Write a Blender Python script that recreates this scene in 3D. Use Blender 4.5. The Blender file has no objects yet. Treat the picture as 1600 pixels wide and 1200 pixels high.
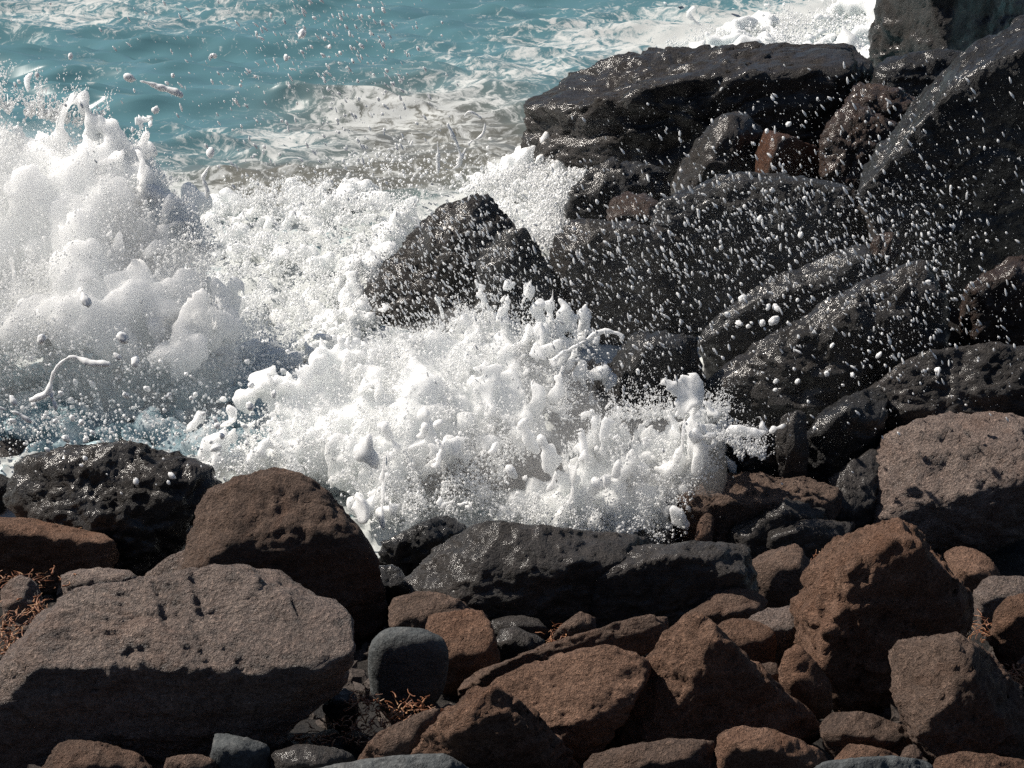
import bpy, math, random
import numpy as np
import openvdb as vdb          # ships inside Blender
from mathutils import Vector

# ------------------------------------------------------------------ camera, sky, sun, exposure
scene = bpy.context.scene
COL = scene.collection
CAM_H, PITCH, FPX = 4.0, math.radians(22.0), 2986.0     # metres above the water, tilt down, focal length in 1600-px pixels
cam_data = bpy.data.cameras.new("camera")
cam = bpy.data.objects.new("camera", cam_data); COL.objects.link(cam)
cam.location = (0, 0, CAM_H)
cam.rotation_euler = (math.pi / 2 - PITCH, 0, 0)
cam_data.sensor_width = 36.0
cam_data.lens = 36.0 * FPX / 1600.0
cam_data.clip_end = 6000.0
scene.camera = cam
SUN_EL, SUN_AZ = math.radians(48), math.radians(-74)    # azimuth from straight ahead (+y), negative = to the left
TO_SUN = Vector((math.sin(SUN_AZ) * math.cos(SUN_EL), math.cos(SUN_AZ) * math.cos(SUN_EL), math.sin(SUN_EL)))
world = bpy.data.worlds.new("World"); scene.world = world; world.use_nodes = True
wn = world.node_tree
sky = wn.nodes.new("ShaderNodeTexSky"); sky.sky_type = 'NISHITA'; sky.sun_disc = False
sky.sun_elevation = SUN_EL; sky.sun_rotation = SUN_AZ; sky.air_density = 1.0; sky.dust_density = 0.6; sky.ozone_density = 1.0
wn.links.new(sky.outputs[0], wn.nodes["Background"].inputs[0])
wn.nodes["Background"].inputs[1].default_value = 0.05
sun_data = bpy.data.lights.new("sun", 'SUN'); sun_data.energy = 5.0; sun_data.angle = math.radians(0.5); sun_data.color = (1.0, 0.925, 0.83)
sun = bpy.data.objects.new("sun", sun_data); COL.objects.link(sun)
sun.rotation_euler = (-TO_SUN).to_track_quat('-Z', 'Y').to_euler()
scene.view_settings.view_transform = 'Standard'; scene.view_settings.look = 'None'
scene.view_settings.exposure = 0.24; scene.view_settings.gamma = 1.0; scene.view_settings.use_curve_mapping = False
scene.cycles.use_denoising = False
scene.cycles.max_bounces = 10; scene.cycles.diffuse_bounces = 6; scene.cycles.volume_bounces = 3; scene.cycles.glossy_bounces = 3
scene.cycles.caustics_reflective = False; scene.cycles.caustics_refractive = False
scene.cycles.sample_clamp_indirect = 6.0

# ------------------------------------------------------------------ helpers
rng = np.random.default_rng(7)
CP, SP = math.cos(PITCH), math.sin(PITCH)

def at(px, py, Y):
    """world point seen at photo pixel px,py at horizontal distance Y"""
    px = np.asarray(px, float); py = np.asarray(py, float); Y = np.asarray(Y, float)
    a = (px - 800.0) / FPX; b = (600.0 - py) / FPX
    dy = CP + b * SP; dz = -SP + b * CP
    return np.stack([a / dy * Y, Y + 0 * a, CAM_H + dz / dy * Y], -1)

PROF_Y = np.array([-30, -16, -3, 0, 3.0, 4.2, 5.5, 6.5, 7.8, 10, 14, 22, 80, 4000.])
PROF_Z = np.array([9.5, 9.0, 3.1, 2.1, 1.45, 1.15, 0.75, 0.40, -0.05, -0.5, -0.9, -1.6, -3, -8.])  # rise behind the camera is unseen, added to block sky light on rock fronts
def ground_z(y): return np.interp(y, PROF_Y, PROF_Z)
def row_y(py):
    """distance at which the line of sight of a photo row meets the shore slope"""
    ys = np.linspace(3, 9.5, 800)
    z = at(np.full(800, 800.), np.full(800, float(py)), ys)[:, 2]
    i = np.argmax(z < ground_z(ys)); return float(ys[i]) if z[i] < ground_z(ys[i]) else 9.5

PERM = np.random.default_rng(3).permutation(256).astype(np.int32); PERM = np.concatenate([PERM, PERM, PERM])
_g = np.random.default_rng(4).normal(size=(256, 3)); GRAD = (_g / np.linalg.norm(_g, axis=1, keepdims=True)).astype(np.float32)
def pn(P):
    P = np.asarray(P, np.float32); i = np.floor(P).astype(np.int32); f = P - i; i &= 255
    u = f * f * f * (f * (f * 6 - 15) + 10); out = 0
    for dx in (0, 1):
        wx = u[:, 0] if dx else 1 - u[:, 0]
        hx = PERM[i[:, 0] + dx]
        for dy in (0, 1):
            wy = u[:, 1] if dy else 1 - u[:, 1]
            hy = PERM[hx + i[:, 1] + dy]
            for dz in (0, 1):
                wz = u[:, 2] if dz else 1 - u[:, 2]
                g = GRAD[PERM[hy + i[:, 2] + dz]]
                out = out + wx * wy * wz * (g[:, 0] * (f[:, 0] - dx) + g[:, 1] * (f[:, 1] - dy) + g[:, 2] * (f[:, 2] - dz))
    return out * 1.5
def fbm(P, n=4, gain=0.5):
    a, s, o = 1.0, 1.0, 0
    for k in range(n):
        o = o + a * pn(P * s + 17.3 * k); a *= gain; s *= 2.03
    return o
def sstep(a, b, x):
    t = np.clip((x - a) / (b - a), 0, 1); return t * t * (3 - 2 * t)

def mesh_from(name, V, F, smooth=True):
    """F: (n,3) or (n,4) int array"""
    me = bpy.data.meshes.new(name); V = np.ascontiguousarray(V, np.float32); F = np.ascontiguousarray(F, np.int32)
    n, k = F.shape
    me.vertices.add(len(V)); me.vertices.foreach_set("co", V.ravel())
    me.loops.add(n * k); me.loops.foreach_set("vertex_index", F.ravel())
    me.polygons.add(n); me.polygons.foreach_set("loop_start", np.arange(0, n * k, k, dtype=np.int32))
    me.polygons.foreach_set("use_smooth", np.full(n, smooth, bool))
    me.update(calc_edges=True); me.validate(); return me
def put(name, me, mat, loc=(0, 0, 0), label=None, cat=None, group=None, kind=None):
    o = bpy.data.objects.new(name, me); COL.objects.link(o); o.location = loc
    if mat is not None: me.materials.clear(); me.materials.append(mat)
    if label: o["label"] = label
    if cat: o["category"] = cat
    if group: o["group"] = group
    if kind: o["kind"] = kind
    return o
def attr(me, name, vals):
    a = me.attributes.new(name, 'FLOAT', 'POINT'); a.data.foreach_set("value", np.ascontiguousarray(vals, np.float32))

# ------------------------------------------------------------------ materials
def new_mat(name):
    m = bpy.data.materials.new(name); m.use_nodes = True; nt = m.node_tree
    return m, nt, nt.nodes["Principled BSDF"]
def N(nt, t, **kw):
    n = nt.nodes.new(t)
    for k, v in kw.items():
        if k.startswith("i_"): n.inputs[k[2:]].default_value = v
        else: setattr(n, k, v)
    return n
def ramp(nt, fac, stops):
    r = nt.nodes.new("ShaderNodeValToRGB"); e = r.color_ramp.elements
    while len(e) < len(stops): e.new(0.5)
    for q, (p, c) in zip(e, stops): q.position = p; q.color = tuple(c) + (1,) if len(c) == 3 else c
    nt.links.new(fac, r.inputs[0]); return r.outputs[0]
def noise(nt, vec, scale, detail=4, rough=0.55, dist=0.0):
    n = N(nt, "ShaderNodeTexNoise"); n.inputs["Scale"].default_value = scale; n.inputs["Detail"].default_value = detail
    n.inputs["Roughness"].default_value = rough; n.inputs["Distortion"].default_value = dist
    nt.links.new(vec, n.inputs["Vector"]); return n.outputs["Fac"]
def mathn(nt, op, a, b=None):
    n = N(nt, "ShaderNodeMath", operation=op)
    for i, v in enumerate((a, b)):
        if v is None: continue
        if isinstance(v, (int, float)): n.inputs[i].default_value = v
        else: nt.links.new(v, n.inputs[i])
    return n.outputs[0]

def rock_mat(name, dark, mid, light, rough=(0.75, 0.95), spec=0.3, speck=0.6, bump=1.25, wet=0.0, rust=0.0):
    m, nt, b = new_mat(name)
    tc = N(nt, "ShaderNodeTexCoord"); oi = N(nt, "ShaderNodeObjectInfo")
    sc = N(nt, "ShaderNodeVectorMath", operation='SCALE'); sc.inputs["Scale"].default_value = 40
    cx = N(nt, "ShaderNodeCombineXYZ"); nt.links.new(oi.outputs["Random"], cx.inputs[0]); nt.links.new(oi.outputs["Random"], cx.inputs[2])
    nt.links.new(cx.outputs[0], sc.inputs[0])
    ad = N(nt, "ShaderNodeVectorMath", operation='ADD'); nt.links.new(tc.outputs["Object"], ad.inputs[0]); nt.links.new(sc.outputs[0], ad.inputs[1])
    v = ad.outputs[0]
    big = noise(nt, v, 3.0, 5, 0.6, 0.6); med = noise(nt, v, 16, 6, 0.65); fine = noise(nt, v, 95, 5, 0.7); tiny = noise(nt, v, 260, 3, 0.6)
    f = mathn(nt, 'ADD', mathn(nt, 'MULTIPLY', big, 0.45), mathn(nt, 'MULTIPLY', med, 0.55))
    col = ramp(nt, f, [(0.30, dark), (0.50, mid), (0.72, light)])
    # mineral grain: pale crystals and dark pores, brightest flecks painted as sun glints
    mx = N(nt, "ShaderNodeMix", data_type='RGBA', blend_type='MULTIPLY'); mx.inputs[0].default_value = speck
    g = ramp(nt, fine, [(0.36, (0.30, 0.30, 0.31)), (0.5, (0.95, 0.95, 0.95)), (0.60, (1.25, 1.22, 1.19)), (0.68, (2.8, 2.7, 2.6))])
    nt.links.new(col, mx.inputs[6]); nt.links.new(g, mx.inputs[7]); col = mx.outputs[2]
    if rust:                                                               # rusty stains
        mr_ = N(nt, "ShaderNodeMix", data_type='RGBA'); st = ramp(nt, noise(nt, v, 2.3, 6, 0.65, 1.2), [(0.50, (0, 0, 0)), (0.66, (rust, rust, rust))])
        nt.links.new(st, mr_.inputs[0]); nt.links.new(col, mr_.inputs[6]); mr_.inputs[7].default_value = (0.30, 0.145, 0.085, 1); col = mr_.outputs[2]
    # each rock a little different in tone
    hs = N(nt, "ShaderNodeHueSaturation"); mr = N(nt, "ShaderNodeMapRange"); nt.links.new(oi.outputs["Random"], mr.inputs[0])
    mr.inputs[3].default_value = 0.86; mr.inputs[4].default_value = 1.14; nt.links.new(mr.outputs[0], hs.inputs["Value"])
    nt.links.new(col, hs.inputs["Color"]); nt.links.new(hs.outputs[0], b.inputs["Base Color"])
    mr2 = N(nt, "ShaderNodeMapRange"); nt.links.new(med, mr2.inputs[0]); mr2.inputs[1].default_value = 0.35; mr2.inputs[2].default_value = 0.65
    mr2.inputs[3].default_value = rough[0]; mr2.inputs[4].default_value = rough[1]; nt.links.new(mr2.outputs[0], b.inputs["Roughness"])
    b.inputs["Specular IOR Level"].default_value = spec
    h = mathn(nt, 'ADD', mathn(nt, 'MULTIPLY', med, 0.038), mathn(nt, 'ADD', mathn(nt, 'MULTIPLY', fine, 0.026), mathn(nt, 'MULTIPLY', tiny, 0.007)))
    bp = N(nt, "ShaderNodeBump"); bp.inputs["Strength"].default_value = bump; bp.inputs["Distance"].default_value = 1.0
    nt.links.new(h, bp.inputs["Height"]); nt.links.new(bp.outputs[0], b.inputs["Normal"])
    if wet:                                                                # a film of water with its own, smoother relief
        b.inputs["Coat Weight"].default_value = wet; b.inputs["Coat Roughness"].default_value = 0.17; b.inputs["Coat IOR"].default_value = 1.5
        film = noise(nt, v, 22, 5, 0.6, 0.6)
        bp2 = N(nt, "ShaderNodeBump"); bp2.inputs["Strength"].default_value = 0.4; bp2.inputs["Distance"].default_value = 1.0
        nt.links.new(mathn(nt, 'ADD', mathn(nt, 'MULTIPLY', film, 0.030), mathn(nt, 'MULTIPLY', med, 0.022)), bp2.inputs["Height"])
        nt.links.new(ramp(nt, noise(nt, v, 4.5, 5, 0.6, 0.8), [(0.36, (0.1 * wet,) * 3), (0.58, (wet,) * 3)]), b.inputs["Coat Weight"])
        nt.links.new(bp2.outputs[0], b.inputs["Coat Normal"])
    return m
M = {
 'mauve': rock_mat('dry mauve grey stone', (0.143, 0.111, 0.093), (0.273, 0.206, 0.175), (0.428, 0.342, 0.291), spec=0.55, rough=(0.38, 0.8), speck=0.8, rust=0.25),
 'dry':   rock_mat('dry brown stone', (0.095, 0.067, 0.053), (0.215, 0.150, 0.118), (0.360, 0.260, 0.207), spec=0.25, rust=0.28),
 'red':   rock_mat('dry reddish stone', (0.115, 0.071, 0.049), (0.259, 0.158, 0.112), (0.413, 0.265, 0.192), spec=0.2, rust=0.4),
 'grey':  rock_mat('blue grey stone', (0.041, 0.046, 0.050), (0.078, 0.086, 0.089), (0.142, 0.141, 0.138), spec=0.3, bump=0.5),
 'damp':  rock_mat('damp dark stone', (0.028, 0.026, 0.026), (0.067, 0.059, 0.054), (0.119, 0.104, 0.098), rough=(0.5, 0.8), spec=0.4, wet=0.5),
 'wet':   rock_mat('wet black stone', (0.007, 0.007, 0.008), (0.016, 0.015, 0.015), (0.032, 0.028, 0.026), rough=(0.45, 0.7), spec=0.5, wet=0.9),
 'wetbrown': rock_mat('wet dark brown stone', (0.012, 0.010, 0.009), (0.033, 0.027, 0.023), (0.074, 0.060, 0.052), rough=(0.45, 0.7), spec=0.4, wet=0.85),
 'orange': rock_mat('wet orange brown stone', (0.05, 0.022, 0.012), (0.15, 0.062, 0.030), (0.24, 0.12, 0.065), rough=(0.45, 0.7), spec=0.4, wet=0.6),
 'wetred':rock_mat('wet rusty stone', (0.030, 0.019, 0.015), (0.075, 0.044, 0.032), (0.13, 0.085, 0.065), rough=(0.45, 0.7), spec=0.4, wet=0.8),
}

# ------------------------------------------------------------------ rocks
_cs = {}
def cube_sphere(n):
    if n in _cs: return _cs[n]
    t = np.tan(np.linspace(-math.pi / 4, math.pi / 4, n + 1)); U, W = np.meshgrid(t, t, indexing='ij'); one = np.ones_like(U)
    V, F, off = [], [], 0
    idx = np.arange((n + 1) ** 2).reshape(n + 1, n + 1)
    q = np.stack([idx[:-1, :-1], idx[1:, :-1], idx[1:, 1:], idx[:-1, 1:]], -1).reshape(-1, 4)
    for P in ((one, U, W), (-one, -U, W), (-U, one, W), (U, -one, W), (U, W, one), (U, -W, -one)):
        V.append(np.stack([p.ravel() for p in P], -1)); F.append(q + off); off += (n + 1) ** 2
    V = np.concatenate(V); F = np.concatenate(F)
    key = np.round(V * 1e5).astype(np.int64); _, first, inv = np.unique(key, axis=0, return_index=True, return_inverse=True)
    inv = inv.reshape(-1); V = V[first]; F = inv[F]; V = V / np.linalg.norm(V, axis=1, keepdims=True)
    _cs[n] = (V, F); return _cs[n]

import bmesh
def hull_planes(P):
    bm = bmesh.new()
    for p in P: bm.verts.new(p)
    r = bmesh.ops.convex_hull(bm, input=bm.verts[:])
    c = P.mean(0); out = []
    bm.normal_update()
    for f in bm.faces:
        n = np.array(f.normal); d = n @ (np.array(f.verts[0].co) - c)
        if f.calc_area() < 1e-7: continue
        if d < 0: n, d = -n, -d
        out.append((n, max(d, 1e-3)))
    bm.free()
    return c, np.array([o[0] for o in out]), np.array([o[1] for o in out])

ROCKS = []     # (footprint centre, radius x, radius y, bottom z, height)
_rock_i = 0
def rock(label, out, brow=None, b=None, Y=None, k=1.2, u=0.1, s=0.6, mat='dry', depth=0.75, p=16, rough=1.0, chips=10, strata=0.0, seed=None, name='boulder', group=None, ext=25):
    """out: outline in photo pixels; brow: the nearest ridge; k/u/s: how far points above/below/beside the ridge lie back"""
    global _rock_i; _rock_i += 1
    r = np.random.default_rng(1000 + (_rock_i if seed is None else seed))
    rough = rough * 1.35 if mat in ('wet', 'wetbrown', 'wetred') else rough; own = [(i, q[2]) for i, q in enumerate(out) if len(q) > 2]; out = np.array([q[:2] for q in out], float); p = min(90, p * 3.0) if p > 9 else p
    if Y is None: Y = row_y(b if b is not None else out[:, 1].max())
    wj = 0.016 * np.ptp(out[:, 0]); out = out + r.normal(0, min(4.0, wj), out.shape) if p > 9 else out
    ctr = out.mean(0); wpx = np.ptp(out[:, 0]); hpx = np.ptp(out[:, 1])
    if brow is None: brow = [(ctr[0] - 0.15 * wpx, ctr[1]), (ctr[0] + 0.15 * wpx, ctr[1] + 0.05 * hpx)]
    brow = np.array(sorted(brow, key=lambda q: q[0]), float)
    by = np.interp(out[:, 0], brow[:, 0], brow[:, 1])
    side = np.maximum(0, np.maximum(brow[0, 0] - out[:, 0], out[:, 0] - brow[-1, 0]))
    d = k * np.maximum(0, by - out[:, 1]) + u * np.maximum(0, out[:, 1] - by) + s * side
    for i, q in own: d[i] = q
    d = d + r.normal(0, 0.035 * wpx, len(d)) if p > 9 else d
    m = Y / FPX
    pts = [at(out[:, 0], out[:, 1], Y + d * m), at(brow[:, 0], brow[:, 1], np.full(len(brow), Y))]
    low = out[:, 1] > ctr[1] + 0.2 * hpx                                   # go on below what the picture shows
    if low.any() and ext: pts.append(at(out[low, 0] * 0.9 + ctr[0] * 0.1, out[low, 1] + ext, Y + (d[low] + 8) * m))
    back = at(ctr[0] + (out[:, 0] - ctr[0]) * 0.72, ctr[1] + (out[:, 1] - ctr[1]) * 0.72, Y + (d.max() * 0.6 + depth * wpx + 0 * d) * m)
    zmax = pts[0][:, 2].max(); back[:, 2] = np.minimum(back[:, 2] - 0.12 * hpx * m, zmax - 0.1 * hpx * m)
    pts.append(back); P = np.concatenate(pts)
    c, n, h = hull_planes(P)
    R = float(np.mean(h))
    # chipped faces: random cuts a little inside the hull
    chips += 6 if p > 9 else 0
    if chips:
        cn = r.normal(size=(chips, 3)); cn /= np.linalg.norm(cn, axis=1, keepdims=True)
        ch = ((P - c) @ cn.T).max(0) * r.uniform(0.82, 0.97, chips)
        n = np.concatenate([n, cn]); h = np.concatenate([h, ch])
    sx = P.max(0) - P.min(0); sx = sx / sx.mean()
    nn = int(np.clip(max(wpx, hpx) / 6.0, 14, 80))
    D, F = cube_sphere(nn); D = D * sx; D /= np.linalg.norm(D, axis=1, keepdims=True)
    off = r.uniform(-50, 50, 3)
    q = (np.maximum(D @ n.T, 0) / h) ** p
    rad = q.sum(1) ** (-1.0 / p) * (1.045 if p > 9 else 1.13)
    V = D * rad[:, None]
    Rm = float(np.median(rad)); px = m
    Q = V / Rm
    wv = np.stack([pn(Q * 2.1 + off + 31), pn(Q * 2.1 + off + 47), pn(Q * 2.1 + off + 63)], -1)
    Qw = Q + 0.22 * wv
    low_ = fbm(Q * 1.2 + off, 2); mid_ = 1 - 2 * np.abs(pn(Qw * 1.9 + off + 9)); f1 = fbm(Qw * 3.3 + off * 0.7, 4, 0.58)
    # fine relief at a fixed size on the stone, a few millimetres
    st = np.array([1, 1, 2.0]) if strata else np.array([1, 1, 1.3])
    Vw = V + 0.02 * wv
    f2 = fbm(Vw * 24 * st + off, 3, 0.7); f3 = np.abs(pn(Vw * 13 * st + off + 5))
    disp = rough * Rm * (0.045 * low_ + 0.022 * mid_ + 0.034 * f1 - 0.022 * np.exp(-(pn(Qw * np.array([1.1, 1.1, 1.9]) + off + 77) / 0.035) ** 2)) + (rough * (0.010 if mat in ('wet', 'wetred', 'damp') else 0.008) * f2 - 0.02 * max(0.0, rough - 1.0) * f3) * min(1.0, Rm / 0.18)
    bed = np.array([r.normal(0, 0.35), r.normal(0, 0.35), 1.0]); bed /= np.linalg.norm(bed)             # broken ledges along the bedding
    tn = (Q @ bed) * 3.4 + 0.55 * fbm(Qw * 1.1 + off + 121, 3); tf = tn - np.floor(tn)
    if p > 9: disp += min(rough, 1.3) * 0.050 * Rm * (tf - sstep(0.80, 1.0, tf)) * sstep(-0.3, 0.3, pn(Q * 1.3 + off + 140))
    if strata: disp += strata * Rm * 0.06 * pn(V * np.array([1.2, 1.2, 9]) / Rm * 0.8 + off)
    V = V + D * disp[:, None]
    me = mesh_from(name, V, F)
    o = put(name, me, M[mat], tuple(c), label, 'rock', group)
    W = V + c
    ROCKS.append((c, np.abs(V[:, 0]).max(), V[:, 1].min(), V[:, 1].max(), W[:, 2].min(), np.ptp(W[:, 2])))
    return o

# ---- foreground shore, from the camera's feet to the wash
rock('huge flat-topped mauve grey boulder with pitted top and deep shadowed front, bottom left corner',
     [(-40,1075),(0,1040),(27,1002),(45,970),(68,928),(110,918),(205,915),(270,900),(345,890),(432,885),(455,908),(508,930),(536,957),(541,1020),(528,1075),(432,1146),(330,1180),(150,1195),(40,1195),(-40,1190)],
     [(25,1085),(68,1046),(135,1056),(200,1078),(270,1081),(340,1062),(405,1060),(500,1045)], b=1190, k=1.0, u=0.25, s=0.45, mat='mauve', p=26, rough=0.8, chips=6, depth=0.45, strata=0.5)
rock('dome-shaped brown boulder with sunlit crown and black shaded front against the white foam',
     [(285,890),(297,853),(310,808),(315,780),(342,760),(378,748),(441,742),(477,746),(513,760),(535,788),(558,820),(575,850),(590,885),(601,940),(600,975),(540,985),(430,960),(320,930)],
     [(315,850),(382,858),(450,862),(530,858)], b=985, k=0.85, u=0.2, s=0.55, mat='dry', p=18, rough=0.9, chips=7)
rock('wet black glistening boulder beside the domed brown boulder, touching grey churning water',
     [(10,760),(28,728),(54,706),(90,698),(135,703),(171,700),(225,707),(270,714),(315,723),(333,741),(341,762),(318,790),(308,820),(297,860),(255,900),(193,896),(120,870),(60,830),(20,790)],
     [(50,850),(120,858),(190,860),(262,790)], b=895, k=0.62, u=0.1, s=0.5, mat='wetbrown', p=18, rough=1.1, chips=9)
rock('dark wet rock cut by the picture edge, behind the wet black boulder on the left',
     [(-60,700),(0,683),(30,684),(70,697),(55,706),(28,728),(14,745),(-10,760),(-60,750)], None, b=800, k=1.5, mat='damp')
rock('small bluish wet stone at the left edge above the rusty slab',
     [(-40,745),(0,738),(14,750),(18,770),(5,782),(-40,790)], None, b=835, k=1.2, mat='damp', name='stone')
rock('low slab with rusty sunlit top and black shaded front under the wet black boulder',
     [(-60,812),(0,810),(30,816),(54,822),(112,833),(157,838),(190,849),(192,862),(180,890),(60,905),(-60,905)],
     [(-40,832),(20,836),(80,846),(160,852),(184,856)], b=905, k=2.2, u=0.3, s=0.3, mat='red', p=26, chips=4)
rock('small speckled grey stone by the orange seaweed at the left edge',
     [(2,925),(12,908),(30,898),(48,902),(62,915),(67,935),(60,955),(30,966),(8,955)], [(20,938),(45,940)], b=985, k=0.9, mat='mauve', name='stone')
rock('low oval grey stone tucked behind the huge flat-topped boulder',
     [(88,905),(105,892),(130,888),(165,889),(200,895),(218,903),(205,925),(150,935),(100,930)], [(112,916),(142,905),(180,909)], b=940, k=1.2, mat='mauve', name='stone')
rock('sloping speckled stone wedged between the huge flat-topped boulder and the domed brown one',
     [(196,925),(225,900),(260,870),(290,853),(312,850),(320,900),(290,945),(220,950)], [(260,925),(295,915)], b=960, k=0.6, mat='mauve', p=22)
rock('rounded brown stone cut by the bottom edge below the huge flat-topped boulder',
     [(50,1215),(75,1180),(105,1162),(150,1155),(190,1165),(220,1185),(245,1215),(150,1240)], [(110,1195),(180,1200)], b=1225, k=1.2, mat='dry', chips=3, p=10)
rock('small brown stone at the bottom edge left of the blue grey wedge stone',
     [(255,1205),(265,1184),(290,1177),(320,1176),(338,1190),(345,1220),(270,1225)], None, b=1232, mat='dry', name='stone', p=10)
rock('blue grey wedge-shaped stone with pointed corner at the bottom edge',
     [(332,1200),(331,1165),(338,1143),(360,1147),(395,1158),(415,1168),(420,1200),(400,1230),(340,1230)], [(352,1170),(398,1182)], b=1225, k=1.5, u=0.1, mat='grey', p=24, chips=4, name='stone')
rock('dark stone in the seaweed gap right of the blue grey wedge stone',
     [(418,1200),(430,1170),(470,1160),(520,1165),(560,1185),(560,1230),(430,1230)], None, b=1230, k=1.5, mat='damp', name='stone')
rock('broad pale grey stone peeping over the bottom edge below the middle',
     [(440,1215),(530,1195),(600,1187),(650,1177),(690,1182),(740,1200),(760,1235),(460,1240)], [(560,1215),(680,1205)], b=1265, k=1.5, mat='grey', p=10, chips=3)
rock('tiny dark stone leaning on the huge flat-topped boulder above the seaweed',
     [(505,1105),(515,1085),(535,1074),(558,1088),(562,1112),(530,1122)], None, b=1130, mat='damp', name='stone')
rock('smooth squarish blue grey boulder with rounded corners standing in the middle gap',
     [(563,1054),(566,1005),(578,980),(604,967),(642,963),(678,973),(704,985),(713,1008),(712,1046),(702,1078),(675,1096),(625,1106),(587,1104),(568,1083)],
     [(585,1000),(640,992),(690,1006)], b=1108, k=1.5, u=0.05, s=0.9, mat='grey', p=7, rough=0.35, chips=0)
rock('speckled rusty brown rock behind the smooth squarish boulder',
     [(598,965),(606,945),(620,930),(642,925),(679,927),(717,937),(752,955),(755,985),(700,1005),(610,1000)], [(640,968),(715,975)], b=1010, k=1.2, mat='dry')
rock('flat-topped rusty brown block just right of the smooth squarish boulder',
     [(668,965),(700,954),(740,955),(760,963),(769,990),(777,1028),(762,1045),(720,1065),(670,1060)], [(690,1010),(755,1012)], b=1060, k=1.2, u=0.1, mat='red', p=24)
rock('small upright brown stone in the shadow under the long flat-backed boulder',
     [(782,968),(788,930),(797,914),(812,918),(826,933),(839,944),(838,970),(800,980)], [(805,945)], b=985, k=0.6, mat='dry', name='stone')
rock('thin dark slab with a pale top edge below the small upright brown stone',
     [(760,970),(800,964),(842,965),(853,984),(830,995),(775,996)], [(775,978),(840,977)], b=1000, k=2.2, mat='damp', name='stone')
rock('dark angular stone wedged under the thin dark slab',
     [(768,1000),(785,985),(812,982),(835,992),(856,1005),(830,1030),(780,1035)], None, b=1040, mat='damp', name='stone')
rock('long flat-backed boulder with grey sunlit left face below the central foam burst',
     [(636,910),(667,879),(700,850),(733,833),(787,817),(833,824),(917,836),(992,846),(1010,856),(975,880),(935,915),(905,950),(895,975),(840,985),(760,965),(700,945),(650,930)],
     [(715,925),(740,895),(780,866),(845,880),(925,884)], b=985, k=1.7, u=0.12, s=1.0, mat='damp', p=26, rough=0.9, chips=5, strata=0.4)
rock('broad dark boulder with thin sunlit rim right of the long flat-backed boulder',
     [(904,940),(915,912),(940,882),(985,860),(1030,850),(1070,847),(1120,849),(1165,854),(1186,885),(1190,918),(1150,945),(1090,965),(1000,980),(940,980),(912,962)],
     [(945,905),(1030,875),(1100,872),(1160,872)], b=982, k=2.3, u=0.05, s=0.35, mat='damp', p=20, rough=1.1)
rock('small grey stone below the left tip of the broad dark boulder',
     [(866,990),(880,972),(905,955),(930,965),(930,985),(890,1000)], None, b=1008, mat='dry', name='stone')
rock('long low brown ridge of rock running up towards the pyramid boulder',
     [(712,1078),(740,1052),(800,1032),(850,1012),(890,1001),(935,1002),(968,978),(1000,966),(1042,964),(1056,985),(1010,1020),(900,1060),(800,1085),(740,1095)],
     [(760,1062),(850,1033),(940,1014),(1020,985)], b=1085, k=0.9, u=0.2, s=0.3, mat='dry', p=18, rough=1.2, depth=0.25)
rock('broad sunlit brown slab with cracked sloping face in front of the pyramid boulder',
     [(690,1130),(740,1085),(800,1055),(860,1031),(935,1013),(985,1015),(1010,1030),(1005,1065),(985,1105),(945,1150),(900,1185),(820,1190),(740,1180)],
     [(760,1160),(840,1150),(930,1120)], b=1190, k=0.95, u=0.4, s=0.2, mat='red', p=26, rough=0.75, chips=4, depth=0.3, strata=0.5)
rock('rugged brown boulder with a notched crest and dark front at the bottom edge',
     [(640,1190),(670,1140),(700,1100),(735,1080),(775,1070),(805,1078),(822,1095),(836,1125),(860,1160),(905,1190),(905,1240),(640,1240)],
     [(715,1150),(745,1115),(800,1118),(850,1180)], b=1232, k=0.8, u=0.15, s=0.6, mat='red', p=22, rough=1.3, chips=9)
rock('slanting brown rock beside the orange seaweed below the smooth squarish boulder',
     [(556,1195),(580,1155),(615,1128),(660,1108),(690,1104),(700,1125),(660,1175),(620,1205),(570,1215)], [(610,1170),(660,1140)], b=1215, k=0.7, mat='dry', rough=1.3)
rock('pyramid-shaped reddish boulder with sunlit left edge and dark front face',
     [(925,1172),(958,1112),(1000,1060),(1028,1012),(1050,976),(1072,963),(1100,968),(1122,990),(1152,1012),(1190,1058),(1230,1090),(1276,1132),(1250,1150),(1190,1160),(1100,1172),(1000,1180)],
     [(1000,1120),(1030,1065),(1060,1025),(1095,1005),(1150,1045),(1230,1112)], b=1172, k=0.8, u=0.08, s=1.1, mat='red', p=24, rough=1.1, chips=6)
rock('rounded brown lobe of rock behind the right shoulder of the pyramid boulder',
     [(1112,985),(1125,970),(1155,965),(1190,973),(1212,990),(1217,1015),(1205,1040),(1150,1045),(1115,1020)], [(1140,1000),(1190,1003)], b=1060, k=1.2, mat='red', p=10)
rock('low brown stone behind the pyramid boulder tip',
     [(1066,965),(1090,948),(1120,930),(1149,921),(1180,928),(1200,940),(1190,965),(1130,980),(1080,980)], [(1100,962),(1165,955)], b=990, k=1.3, mat='dry')
rock('pale grey stone half hidden left of the massive pitted boulder',
     [(1165,965),(1195,948),(1242,946),(1250,985),(1240,1015),(1200,1020),(1180,1000)], [(1200,985),(1232,985)], b=1035, k=0.9, mat='mauve', name='stone')
rock('brown stone under the left foot of the massive pitted boulder',
     [(1215,1050),(1225,1020),(1245,1002),(1270,1035),(1298,1062),(1300,1105),(1260,1105),(1222,1088)], [(1240,1065),(1275,1075)], b=1105, k=0.6, mat='red')
rock('small dark stone between the pyramid boulder and the massive pitted boulder',
     [(1180,1045),(1195,1033),(1215,1038),(1226,1060),(1215,1080),(1190,1075)], None, b=1090, mat='dry', name='stone')
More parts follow.
